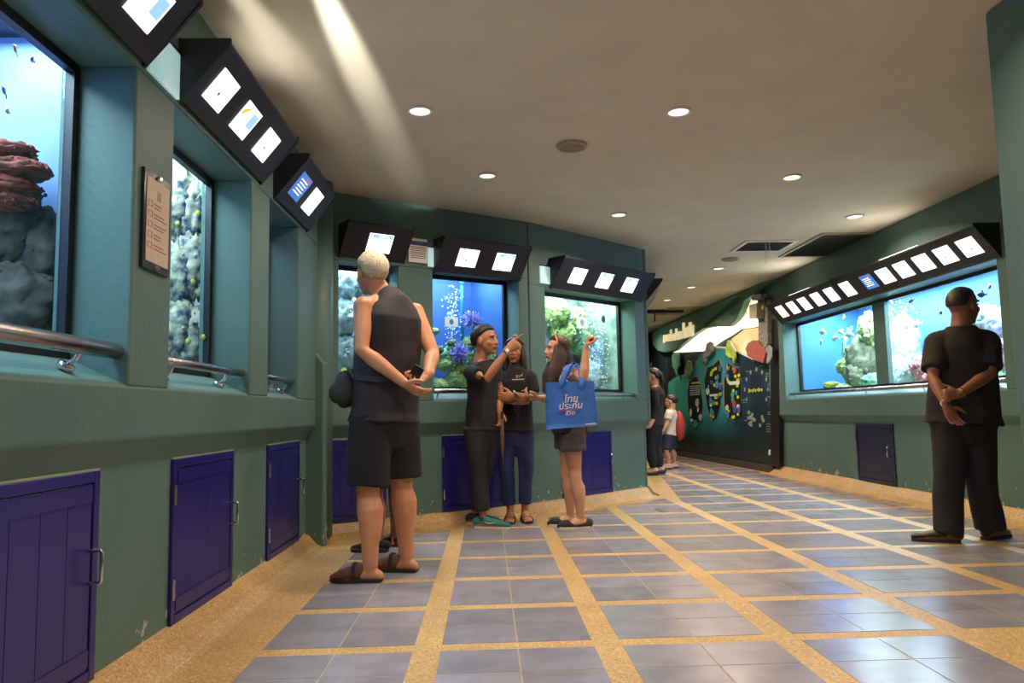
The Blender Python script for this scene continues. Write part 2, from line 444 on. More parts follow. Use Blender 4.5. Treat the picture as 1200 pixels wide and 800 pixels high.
# pale grout joints inside each cell (recessed under the tile tops)
g = MB()
for ci in range(-1, 6):
    xm = X0+(ci+.5)*SX
    for ri in range(-6, 27):
        ya, yb = Y0+ri*SY+BT/2, Y0+(ri+1)*SY-BT/2
        for poly in ([(xm-GR/2, ya), (xm+GR/2, ya), (xm+GR/2, yb), (xm-GR/2, yb)], [(X0+ci*SX+BW/2, (ya+yb)/2-GR/2), (X0+(ci+1)*SX-BW/2, (ya+yb)/2-GR/2), (X0+(ci+1)*SX-BW/2, (ya+yb)/2+GR/2), (X0+ci*SX+BW/2, (ya+yb)/2+GR/2)]):
            p = poly
            if ci < 3: p = clip_seg(p, SA if xm < Q1[0] else SB, .27)
            else: p = clip_seg(p, SC, .3)
            if p: p = clip_seg(p, SR, .2) if ya < 10.3 else clip_seg(p, SM, .12)
            if p and xm > 1.85 and yb < 3.0: p = []
            if len(p) >= 3: g.prism([(x, y, -.001) for x, y in p], (0, 0, .0016))
tag(g.build('grout_joints', M_GROUT, floor), kind='stuff')

# sloping terrazzo curbs along the wall feet
def curb(seg, name, a, b, w=.13, h=.1):
    prof = [(-.02, 0), (w+.02, 0), (w, .004), (w*.55, h*.32), (.02, h*.93), (0, h), (-.02, h)]
    mb = MB(); mb.prism([seg.pt(a, n, z) for n, z in prof], seg.t*(b-a))
    return tag(mb.build(name, M_TERR), kind='structure')
curb(SL, 'trim_1', 0, Yl(5.34)); curb(SA, 'trim_2', .0, SA.len+.015, .12); curb(SB, 'trim_3', -.0, SB.len, .12); curb(SR, 'trim_4', 0, SR.len, .15, .11)
curb(SC, 'trim_5', .1, SC.len, .12)
M_PLINTH = mat('dark_plinth', '#3d4438', '#353b31', 4, .6)
mb = MB(); mb.prism([SM.pt(0, n, z) for n, z in ((0, 0), (.07, 0), (.07, .1), (0, .1))], SM.t*(SM.len-.02)); tag(mb.build('trim_6', M_PLINTH), kind='structure')
# dark threshold wedge by the wall corner
mb = MB(); mb.prism([onz(758, 572, .0), onz(766, 578, 0), onz(772, 581, 0), onz(760, 575, 0)], UP*.012); mb.build('corner_drain', M_FRAME, floor)

# ================================================================== DOORS in the lower walls
def hatch(seg, s0, s1, z0, z1, idx, m, hinge_left=True, planks=5, handle=True):
    root = empty('door_%d' % idx, seg.pt((s0+s1)/2, 0, z0), kind='structure')
    fr = .035; mb = MB()
    for a, b, c, d in ((s0, s0+fr, z0, z1), (s1-fr, s1, z0, z1), (s0+fr, s1-fr, z0, z0+fr), (s0+fr, s1-fr, z1-fr, z1)):
        mb.box(seg.pt((a+b)/2, .004, (c+d)/2), (b-a, .02, d-c), seg.ax)
    mb.build('frame', m, root, bevel=.003)
    w = (s1-s0-2*fr-.006)/planks
    for i in range(planks):
        mb = MB(); mb.box(seg.pt(s0+fr+.003+w*(i+.5), .003, (z0+z1)/2), (w-.0015, .012, z1-z0-2*fr-.006), seg.ax); mb.build('plank', m, root, bevel=.002)
    mb = MB(); mb.box(seg.pt((s0+s1)/2, .011, z0+fr+.04), (s1-s0-2*fr-.02, .006, .05), seg.ax); mb.build('kick_rail', m, root)
    mb = MB(); mb.box(seg.pt((s0+s1)/2, .011, z1-fr-.035), (s1-s0-2*fr-.02, .006, .05), seg.ax); mb.build('top_rail', m, root)
    if handle:
        sh = s1-fr-.02 if hinge_left else s0+fr+.02; zc = (z0+z1)/2+.03
        mb = MB(); mb.tube([seg.pt(sh, .008, zc-.05), seg.pt(sh, .048, zc-.05), seg.pt(sh, .052, zc-.045), seg.pt(sh, .052, zc+.045), seg.pt(sh, .048, zc+.05), seg.pt(sh, .008, zc+.05)], [.006]*6, seg.t, 8)
        tag(mb.build('handle', M_CHROME, root, True), label='chrome pull handle')
    hs = s0+.008 if hinge_left else s1-.008
    for z in (z0+.14, z1-.14):
        mb = MB(); mb.tube([seg.pt(hs, .018, z-.04), seg.pt(hs, .018, z+.04)], [.007, .007], seg.t, 8, 'flat'); mb.build('hinge', M_STEEL, root)
    return root
hatch(SL, Yl(1.45), Yl(2.49), .095, .742, 1, M_DOOR, planks=7)
hatch(SL, Yl(3.06), Yl(3.775), .095, .742, 2, M_DOOR)
hatch(SL, Yl(4.36), Yl(5.08), .095, .742, 3, M_DOOR)
def dspan(seg, a, b, z=.4): 
    return seg.s_of(a, 560, 0)[0], seg.s_of(b, 560, 0)[0]
hatch(SA, *dspan(SA, 381, 452), .1, .72, 4, M_DOOR, handle=False)
hatch(SA, *dspan(SA, 518, 590), .1, .72, 5, M_DOOR)
hatch(SB, *dspan(SB, 659, 717), .1, .70, 6, M_DOOR)
hatch(SR, 10.3-8.03, 10.3-7.28, .11, .715, 7, M_DOORD)
# pale line of sealant over the hatches
for i, (seg, a, b, z) in enumerate(((SL, Yl(1.45), Yl(2.49), .742), (SL, Yl(3.06), Yl(3.775), .742), (SL, Yl(4.36), Yl(5.08), .742), (SA, *dspan(SA, 381, 452), .722), (SA, *dspan(SA, 518, 590), .722))):
    mb = MB(); mb.box(seg.pt((a+b)/2, .004, z+.004), (b-a, .012, .007), seg.ax); tag(mb.build('trim_%d' % (7+i), mat('pale_sealant', '#9aa58c', '#8a957c', 20, .6)), kind='structure')
# ================================================================== AQUARIUMS
def area_light(name, loc, power, sx, sy, color, parent=None, direction=(0, 0, -1), spread=math.pi, ydir=None):
    d = bpy.data.lights.new(name, 'AREA'); d.shape = 'RECTANGLE'; d.size = sx; d.size_y = sy; d.energy = power; d.color = color; d.spread = spread
    o = bpy.data.objects.new(name, d); COL.objects.link(o)
    z = -nrm(direction); x = nrm(np.cross(ydir if ydir is not None else (0, 1, 0), z)) if abs(z[1]) < .99 else np.array([1.0, 0, 0]); y = np.cross(z, x)
    p = np.asarray(loc, float) - (org(parent) if parent is not None else 0)
    if parent is not None: o.parent = parent
    o.matrix_local = Matrix(((x[0], y[0], z[0], p[0]), (x[1], y[1], z[1], p[1]), (x[2], y[2], z[2], p[2]), (0, 0, 0, 1)))
    return o
M_TB = mat('tank_lining_blue', '#93aede', '#6f8ccc', 1.6, .6)
M_TBD = mat('tank_lining_deep_blue', '#2c5290', '#3a64a4', 1.8, .6)
M_TR = mat('tank_lining_sea_blue', '#4488d2', '#3a72c0', 1.6, .6)
M_TG = mat('tank_lining_green', '#62796c', '#a4b6a6', 7, .6)
M_TP = mat('tank_lining_pale', '#7fa0c4', '#c4d2e0', 9, .6)
M_SAND = mat('tank_sand', '#cfcbb2', '#b7b296', 20, .9)
def aquarium(seg, s0, s1, zs, zt, label, lining, power, depth=.6, ext=(.2, .2), mull=None, color=(.84, .92, 1.0)):
    root = empty('aquarium', seg.pt((s0+s1)/2, -.15, zs), label, 'aquarium', None)
    a, b = s0-ext[0], s1+ext[1]; z0, z1 = zs-.05, zt+.22; n0, n1 = -.205, -.205-depth; th = .03
    def wallp(nm, c, size, m):
        mb = MB(); mb.box(c, size, seg.ax); return mb.build(nm, m, root)
    wallp('tank_back', seg.pt((a+b)/2, n1-th/2, (z0+z1)/2), (b-a, th, z1-z0), lining)
    wallp('tank_end', seg.pt(a-th/2, (n0+n1)/2, (z0+z1)/2), (th, depth, z1-z0), lining)
    wallp('tank_end', seg.pt(b+th/2, (n0+n1)/2, (z0+z1)/2), (th, depth, z1-z0), lining)
    wallp('tank_floor', seg.pt((a+b)/2, (n0+n1)/2, z0-th/2), (b-a, depth, th), M_SAND)
    wallp('tank_cover', seg.pt((a+b)/2, (n0+n1)/2, z1+th/2), (b-a, depth, th), M_FRAME)
    fb = .035; zb = zs+.085; mb = MB()
    for c, sz in ((seg.pt(s0+fb/2, -.15, (zb+zt)/2), (fb, .03, zt-zb)), (seg.pt(s1-fb/2, -.15, (zb+zt)/2), (fb, .03, zt-zb)),
                  (seg.pt((s0+s1)/2, -.15, zt-fb/2), (s1-s0-2*fb, .03, fb)), (seg.pt((s0+s1)/2, -.15, zb+fb/2), (s1-s0-2*fb, .03, fb))):
        mb.box(c, sz, seg.ax)
    mb.build('frame', M_FRAME, root)
    spans = [(s0+fb, s1-fb)]
    if mull:
        mb = MB(); mb.box(seg.pt((mull[0]+mull[1])/2, -.13, (zb+zt)/2), (mull[1]-mull[0], .05, zt-zb-2*fb), seg.ax); mb.build('mullion', M_WALL, root, bevel=.004)
        spans = [(s0+fb, mull[0]), (mull[1], s1-fb)]
    for p0, p1 in spans:
        mb = MB(); mb.box(seg.pt((p0+p1)/2, -.165, (zb+zt)/2), (p1-p0, .012, zt-zb-2*fb), seg.ax); mb.build('pane', M_PANE, root)
    area_light('tank_lamp', seg.pt((a+b)/2, -.2-depth*.42, z1-.02), power*TANK_W, (b-a)*.9, depth*.6, color, root, ydir=seg.n)
    return root
AQ1 = aquarium(SL, *OPL[1], 1.015, 2.13, 'large aquarium with dark rock wall and red coral, before the framed notice board', M_TB, 38, .55, (.1, .22))
AQ2 = aquarium(SL, *OPL[2], 1.015, 2.13, 'aquarium filled with mottled blue and yellow rock, right behind the framed notice pillar', M_TP, 25, .55, (.03, .2))
AQ3 = aquarium(SL, *OPL[3], 1.015, 2.10, 'narrow aquarium recess next to the corner post, hardly any glass showing', M_TB, 9, .55, (.05, .2))
AQ4 = aquarium(SA, *OPA[0], 1.01, 2.10, 'bright white aquarium behind the white-haired man in a tank top', M_TP, 45, .6, (.02, .15))
AQ5 = aquarium(SA, *OPA[1], 1.01, 2.10, 'blue aquarium with violet spiky corals behind the pointing young man', M_TBD, 25, .6, (.12, .02))
AQ6 = aquarium(SB, *OPB[0], 1.0, 2.05, 'green aquarium with bubble curtain behind the woman with the blue tote bag', M_TG, 36, .6, (.02, .1), color=(.95, 1, .94))
AQ7 = aquarium(SR, OPR[0][0], OPR[0][1], 1.0, 2.0, 'long wide aquarium in two panes under the row of twelve small screens', M_TR, 190, .8, (.1, .1), mull=(10.3-7.74, 10.3-7.5))

ROCKS = dict(dark=mat('dark_rock', '#1c1f1d', '#4a463c', 14, .8, bump=.6, bscale=30), mott=mat('mottled_rock', '#1c2c58', '#c8c8a8', 17, .8, bump=.5, bscale=40, lo=.38, hi=.62),
             pale=mat('pale_rock', '#cfd6da', '#8d9a8f', 15, .8, bump=.5, bscale=40), green=mat('green_reef_rock', '#b2c274', '#6f8c5a', 16, .8, bump=.5, bscale=40),
             olive=mat('olive_rock', '#d4d89a', '#84985a', 18, .8, bump=.5), tan=mat('tan_rock', '#8a8a6a', '#565c4a', 16, .8, bump=.5), pink=mat('pink_coral', '#d79a9a', '#b96a74', 18, .8, bump=.4),
             red=mat('red_coral', '#8f3c32', '#5f3226', 26, .8, bump=.4), violet=mat('violet_coral', '#a9a2ec', '#6a5fc0', 20, .7), yel=mat('yellow_coral', '#c9c25a', '#8f9a3c', 18, .8, bump=.4),
             mint=mat('mint_coral', '#9cc9a0', '#5f9a76', 18, .8))
def rock(name, c, r, m, label, cat, group, seed, amp=.35, fr=2.2, nu=36, nv=24, knobs=None):
    off = Vector((seed*3.1, seed*1.7, seed*.9)); r = (r, r, r) if np.isscalar(r) else r
    def fn(d):
        v = Vector(d); h = 0; a = amp; f = fr
        for o_ in range(4):
            h += a*(1-2*abs(mnoise.noise(v*f+off))); a *= .55; f *= 2.1
        return .85+h*.55
    mb = MB(); mb.ell(c, r, None, nu, nv, fn); rr = random.Random(seed); c = np.asarray(c, float)
    if knobs is None: knobs = 46 if m in ('green', 'olive', 'yel', 'mint', 'pink', 'violet') else 16
    for i in range(knobs):
        d = nrm([rr.gauss(0, 1), rr.gauss(0, 1), rr.gauss(.3, 1)]); q = c+d*np.array(r)*fn(d); k = min(r)*rr.uniform(.09, .2)
        mb.ell(q, (k, k, k*rr.uniform(.8, 1.5)), None, 7, 5)
    return tag(mb.build(name, ROCKS[m], None, True), label, cat, group)
def spiky(c, r, m, label, group, n=110):
    mb = MB(); mb.ell(c, r*.35, None, 10, 7); rr = random.Random(int(c[0]*1000) % 97)
    for i in range(n):
        d = nrm([rr.gauss(0, 1), rr.gauss(0, 1), rr.gauss(.25, 1)]); L = r*rr.uniform(.75, 1.1)
        mb.tube([np.array(c)+d*r*.2, np.array(c)+d*L*.65, np.array(c)+d*L+UP*rr.uniform(-.1, .1)*r], [r*.06, r*.045, r*.025], n=5, cap='flat')
    return tag(mb.build('spiky_coral', ROCKS[m], None, True), label, 'coral', group)
def branchy(c, h, m, label, group, seed):
    rr = random.Random(seed); mb = MB()
    def br(p, d, L, r, k):
        q = p+d*L; mb.tube([p, (p+q)/2+np.array([rr.uniform(-1, 1), rr.uniform(-1, 1), 0])*L*.1, q], [r, r*.85, r*.7], n=7)
        if k: 
            for _ in range(2): br(q, nrm(d+np.array([rr.uniform(-.9, .9), rr.uniform(-.9, .9), rr.uniform(-.1, .5)])), L*.75, r*.72, k-1)
    br(np.array(c, float), UP.copy(), h*.4, h*.1, 3)
    return tag(mb.build('branch_coral', ROCKS[m], None, True), label, 'coral', group)
def tp(seg, px, py, n):
    return onplane(px, py, seg.pt(0, n, 0), seg.pt(seg.len, n, 0))
FISHM = [mat('silver_fish_skin', '#d9dde0', '#b9c0c6', 30, .3), mat('dark_fish_skin', '#3a3550', '#57486a', 30, .4), mat('orange_fish_skin', '#c87a4a', '#9a5a44', 30, .4), mat('yellow_fish_skin', '#c7b95a', '#98905a', 30, .4)]
def fish(c, L, hd, mi, label, group, tall=.5):
    hd = nrm(hd); side = np.cross(UP, hd); c = np.array(c, float)
    root = empty('fish', c, label, 'fish', group)
    mb = MB(); mb.tube([c+hd*L*.48, c+hd*L*.3, c+hd*L*.05, c-hd*L*.25, c-hd*L*.38], [(L*.02, L*.05), (L*.07, L*.2*tall*1.6), (L*.09, L*.28*tall*1.6), (L*.04, L*.12*tall*1.6), (L*.02, L*.05)], side, 12)
    mb.build('body', FISHM[mi], root, True)
    mb = MB(); mb.prism([c-hd*L*.36+side*.002, c-hd*L*.55+UP*L*.17+side*.002, c-hd*L*.48+side*.002, c-hd*L*.55-UP*L*.17+side*.002], -side*.004); mb.build('tail', FISHM[mi], root)
    mb = MB(); mb.prism([c+hd*L*.15+UP*L*.2*tall+side*.002, c-hd*L*.05+UP*L*.72*tall+side*.002, c-hd*L*.25+UP*L*.15*tall+side*.002], -side*.004); mb.build('fin', FISHM[mi], root)
    return root
M_BUB = mat('air_bubble', '#dff2fb', '#ffffff', 5, .15, spec=.8)
def bubbles(seg, pxs, y0, y1, n, count, label, r=(.003, .008), spread=.05):
    mb = MB(); rr = random.Random(count)
    for i in range(count):
        k = rr.random(); px = rr.choice(pxs)+rr.gauss(0, 1)*4; p = tp(seg, px, y0+(y1-y0)*k, n)
        p = p+seg.n*rr.gauss(0, spread); q = rr.uniform(*r); mb.ell(p, q, None, 6, 4)
    return tag(mb.build('bubbles', M_BUB, None, True), label, 'bubbles', None, 'stuff')
# --- aquarium 1 (left): dark rock wall with red coral
G = 'rocks in the large left aquarium'
for i, (px, py, Y, r) in enumerate(((10, 260, 2.68, (.11, .07, .16)), (45, 300, 2.70, (.09, .06, .17)), (15, 360, 2.64, (.15, .08, .14)), (52, 385, 2.68, (.1, .07, .12)))):
    rock('reef_rock', aty(px, py, Y), r, 'dark', 'dark craggy reef rock in the aquarium before the notice board', 'rock', G, i+1)
for i, (px, py, r) in enumerate(((8, 178, .075), (18, 200, .085), (4, 222, .09), (12, 236, .07))):
    rock('table_coral', aty(px, py, 2.60), (r*1.1, r*.9, r*.4), 'red', 'red frilled table coral on top of the dark reef rock', 'coral', 'red table corals', i+2, .5, 3, knobs=60)
for i, (px, py, mi) in enumerate(((18, 58, 2), (38, 70, 1), (5, 107, 1), (9, 130, 3))):
    fish(aty(px, py, 2.5), .05, (.3, -1, .3*(-1)**i), mi, ('small orange fish near the top of the blue tank', 'thin dark fish below the orange fish', 'purple fish above the red corals', 'small yellowish fish just above the red corals')[i], 'fish in the large left aquarium')
# --- aquarium 2: mottled rock wall
for i in range(9):
    px, py = 204+(i % 3)*18, 232+(i//3)*75+(i % 2)*14
    rock('reef_rock', aty(px, py, 3.88+.03*(i % 3)), (.085, .06, .17), 'mott', 'blue and white mottled rock filling the aquarium behind the notice board', 'rock', 'rocks in the mottled aquarium', i+11, .45, 3)
for i, (px, py) in enumerate(((208, 262), (226, 330), (221, 400), (232, 250), (238, 395))):
    rock('sponge', aty(px, py, 3.80), (.010, .010, .013), 'yel', 'small yellow sponge growing on the mottled rock', 'sponge', 'yellow sponges', i+31)
rock('reef_rock', SL.pt(Yl(4.6), -.45, 1.15), (.2, .15, .18), 'mott', 'low rock on the floor of the narrow corner aquarium', 'rock', None, 44)
# --- aquarium 4: bright white rock
for i in range(8):
    p = tp(SA, 402+(i % 2)*26, 330+(i//2)*42, -.48)
    rock('reef_rock', p, (.12, .1, .15), 'pale', 'pale rock in the aquarium behind the white-haired man', 'rock', 'pale rocks', i+51, .4, 3)
rock('sponge', tp(SA, 403, 440, -.36), (.03, .03, .06), 'yel', 'yellow sponge low in the bright white aquarium', 'sponge', None, 61)
# --- aquarium 5: violet corals over green mounds
spiky(tp(SA, 553, 376, -.42), .105, 'violet', 'pale violet spiky coral beside the paper label', 'violet spiky corals')
spiky(tp(SA, 538, 415, -.40), .11, 'violet', 'deeper violet spiky coral just left of the young man', 'violet spiky corals')
for i, (px, py, r, m) in enumerate(((515, 452, .07, 'olive'), (532, 446, .09, 'green'), (520, 428, .06, 'green'), (548, 452, .08, 'olive'), (540, 432, .05, 'yel'), (552, 402, .07, 'green'), (566, 420, .11, 'olive'), (575, 448, .11, 'green'), (510, 388, .035, 'olive'), (513, 410, .045, 'tan'), (530, 402, .04, 'tan'), (524, 462, .06, 'olive'))):
    rock('reef_rock', tp(SA, px, py, -.46), (r, r*.8, r*.75), m, {'olive': 'pale olive', 'green': 'dark green', 'yel': 'yellow', 'tan': 'brown'}[m]+' lumpy reef mound in the blue aquarium with violet corals', 'rock', 'green reef mounds', i+71, .5, 3)
for i in range(16):
    px, py = 508+(i*37 % 80), 412+(i*23 % 52); m = ('olive', 'green', 'yel', 'mint')[i % 4]; r = .05+.012*(i % 4)
    rock('reef_rock', tp(SA, px, py, -.50-.02*(i % 5)), (r, r*.8, r*.85), m, {'olive': 'pale olive', 'green': 'dark green', 'yel': 'yellow', 'mint': 'mint green'}[m]+' lumpy reef mound in the blue aquarium with violet corals', 'rock', 'green reef mounds', i+171, .5, 3)
_p = tp(SA, 541, 330, -.62); mb = MB(); mb.tube([_p+UP*.22, _p-UP*.05, _p-UP*.6], [.016, .016, .016], n=12, cap='flat'); mb.tube([_p-UP*.03, _p+UP*.03], [.022, .022], n=12, cap='flat')
tag(mb.build('water_pipe', mat('cyan_pipe', '#4aa0d0', '#3f90c0', 6, .4), None, True), 'cyan water pipe hanging down inside the blue aquarium', 'pipe')
bubbles(SA, [530, 533, 527], 335, 440, -.5, 170, 'rising column of air bubbles beside the cyan pipe', (.004, .009))
# --- aquarium 6: green rockwork and bubble curtain
for i, (px, py, r, m) in enumerate(((652, 366, .13, 'green'), (675, 372, .1, 'olive'), (660, 392, .12, 'green'), (700, 360, .12, 'pale'), (706, 398, .12, 'green'), (708, 440, .12, 'olive'), (650, 420, .12, 'mint'), (690, 440, .14, 'pale'), (672, 455, .12, 'green'))):
    rock('reef_rock', tp(SB, px, py, -.60), (r, r*.7, r), m, {'olive': 'olive', 'green': 'mossy green', 'pale': 'whitish', 'mint': 'mint green'}[m]+' rock in the green aquarium behind the woman with the tote bag', 'rock', 'mossy rocks', i+91, .45, 3)
for i in range(12):
    px, py = 646+(i*31 % 68), 360+(i*41 % 92); m = ('pale', 'mint', 'green', 'pale')[i % 4]; r = .09+.015*(i % 3)
    rock('reef_rock', tp(SB, px, py, -.68), (r, r*.6, r*1.1), m, {'green': 'mossy green', 'pale': 'whitish', 'mint': 'mint green'}[m]+' rock in the green aquarium behind the woman with the tote bag', 'rock', 'mossy rocks', i+201, .5, 3)
bubbles(SB, [690, 697, 703, 708, 712], 352, 455, -.42, 420, 'curtain of white bubbles in the green aquarium', (.004, .009), .04)
# --- aquarium 7/8 on the right wall
GR7 = 'reef mounds in the long aquarium'
for i, (px, py, n, r, m) in enumerate(((1015, 425, -.6, (.2, .2, .3), 'tan'), (1022, 385, -.62, (.14, .15, .17), 'olive'), (1003, 440, -.45, (.12, .12, .14), 'tan'), (1025, 448, -.4, (.14, .1, .09), 'mint'), (992, 430, -.42, (.1, .1, .1), 'green'), (975, 452, -.35, (.09, .09, .05), 'yel'), (990, 455, -.32, (.1, .08, .05), 'olive'),
        (1060, 405, -.75, (.16, .14, .3), 'pale'), (1075, 440, -.55, (.14, .12, .12), 'pale'), (1160, 378, -.6, (.16, .14, .14), 'pale'), (1165, 415, -.5, (.14, .12, .14), 'pink'), (1158, 445, -.4, (.14, .1, .09), 'green'), (1052, 440, -.5, (.1, .1, .2), 'pale'), (1085, 432, -.5, (.13, .11, .13), 'pink'), (1100, 445, -.42, (.14, .1, .1), 'pink'))):
    rock('reef_rock', tp(SR, px, py, n), r, m, {'tan': 'brown reef mound under the left pane of the long aquarium', 'olive': 'olive reef mound at the dividing bar of the long aquarium', 'mint': 'mint green rounded coral in the left pane of the long aquarium', 'green': 'dark green lumpy coral in the long aquarium', 'yel': 'small yellow coral on the sand of the long aquarium', 'pale': 'whitish rock in the long aquarium behind the man in black', 'pink': 'pink coral mound in the long aquarium beside the man in black'}[m], 'rock', GR7, i+111, .4, 3)
branchy(tp(SR, 990, 415, -.42), .34, 'mint', 'branching mint green coral in the left pane of the long aquarium', None, 5)
branchy(tp(SR, 988, 440, -.36), .16, 'green', 'bushy green coral low in the left pane of the long aquarium', None, 8)
for i, (px, py, n, L, mi, lb) in enumerate(((964, 389, -.4, .14, 3, 'yellowish fish left of the branching coral'), (962, 401, -.35, .15, 0, 'white fish hovering over the green corals'), (979, 396, -.4, .15, 0, 'white fish close to the branching coral'), (988, 396, -.45, .13, 0, 'white fish right above the branching coral'), (996, 392, -.4, .15, 0, 'white fish nearest the dividing bar'), (989, 372, -.5, .1, 3, 'small olive fish high in the left pane'),
        (1068, 352, -.4, .1, 1, 'dark fish right of the dividing bar'), (1102, 366, -.35, .1, 1, 'dark striped fish next to the head of the man in black'), (1151, 345, -.35, .11, 1, 'dark fish in front of the face of the man in black'), (1159, 336, -.45, .09, 1, 'dark fish high beside the pier'), (1075, 380, -.5, .14, 0, 'silver fish over the whitish rock'), (1062, 383, -.45, .12, 0, 'silver fish hugging the dividing bar'))):
    fish(tp(SR, px, py, n), L, (-.2, (-1)**i, .15*(-1)**(i//2)), mi, lb, 'fish in the long aquarium', .6)
bubbles(SR, [1050, 1053, 1057, 1048], 352, 450, -.4, 260, 'white bubble column beside the dividing bar of the long aquarium', (.005, .011), .06)
# paper labels on the panes
M_PAPER = mat('paper', '#e8e5dc', '#dedbd2', 6, .7)
def translucent(m, k):                       # thin paper lets the tank light through
    nt = m.node_tree; b = nt.nodes['Principled BSDF']; t = nt.nodes.new('ShaderNodeBsdfTranslucent'); t.inputs[0].default_value = lin('#f2f0ea')
    x = nt.nodes.new('ShaderNodeMixShader'); x.inputs[0].default_value = k
    nt.links.new(b.outputs[0], x.inputs[1]); nt.links.new(t.outputs[0], x.inputs[2]); nt.links.new(x.outputs[0], nt.nodes['Material Output'].inputs['Surface'])
M_PAPT = mat('thin_paper', '#e8e5dc', '#dedbd2', 6, .7); translucent(M_PAPT, .6)
for seg, px, py, ww, hh, lb in ((SA, 529, 377, .13, .085, 'white paper label stuck on the glass of the blue aquarium'), (SB, 682, 378, .17, .12, 'white paper label stuck on the glass of the green aquarium'), (SB, 707, 374, .05, .13, 'narrow white paper strip on the glass of the green aquarium')):
    p = tp(seg, px, py, -.157); mb = MB(); mb.box(p, (ww, .002, hh), seg.ax); r = tag(mb.build('paper_label', M_PAPT), lb, 'label')
    mb = MB(); mb.ell(p+seg.n*.0015, (hh*.25, .001, hh*.3), seg.ax, 10, 6); mb.build('fish_picture', FISHM[0] if ww > .15 else mat('blue_ink', '#5aa0d0', '#4a8cc0', 9, .6), r)

# ================================================================== HANDRAILS
def rail(seg, s0, s1, z, n, r, label, brs, ends=True):
    root = empty('handrail', seg.pt((s0+s1)/2, n, z), label, 'handrail', 'steel handrails under the aquariums')
    mb = MB(); mb.tube([seg.pt(s0, n, z), seg.pt((s0+s1)/2, n, z), seg.pt(s1, n, z)], [r, r, r], n=20, cap='flat'); mb.build('bar', M_STEEL, root, True, .004)
    for b in brs:
        mb = MB(); mb.tube([seg.pt(b, n, z-r*.5), seg.pt(b, n-.01, z-.04), seg.pt(b, n-.04, z-.062)], [.008, .008, .008], n=8)
        k = MB(); k.tube([seg.pt(b, n-.035, z-.055), seg.pt(b, n-.045, z-.07)], [.024, .026], n=14, cap='flat')
        q = mb.build('bracket', M_CHROME, root, True); k.build('base_plate', M_CHROME, q, True)
    return root
zr = SL.s_of(147, 413, .03)[1]
rail(SL, OPL[1][0]+.02, OPL[1][1]-.012, zr, .025, .027, 'steel handrail under the large aquarium by the notice board', [Yl(2.32), Yl(1.5)])
rail(SL, OPL[2][0]+.01, OPL[2][1]-.012, zr-.005, .025, .019, 'steel handrail under the mottled rock aquarium', [Yl(3.0), Yl(3.62)])
rail(SL, OPL[3][0]+.01, OPL[3][1]-.012, zr-.005, .025, .018, 'short steel handrail next to the corner post', [Yl(4.4), Yl(4.7)])
rail(SA, OPA[0][0]+.01, OPA[0][1]-.012, 1.09, .02, .018, 'steel handrail hidden behind the white-haired man', [OPA[0][0]+.2])
rail(SA, OPA[1][0]+.02, OPA[1][1]-.012, 1.09, .02, .02, 'steel handrail under the blue aquarium with violet corals', [OPA[1][0]+.06, OPA[1][1]-.15])
rail(SB, OPB[0][0]+.02, OPB[0][1]-.012, 1.06, .02, .02, 'steel handrail under the green aquarium', [OPB[0][1]-.2, OPB[0][0]+.2])
rail(SR, OPR[0][0]+.05, OPR[0][1]-.05, 1.07, .02, .02, 'long steel handrail running behind the man in black', [.7, 2.55, 4.6, 3.6])

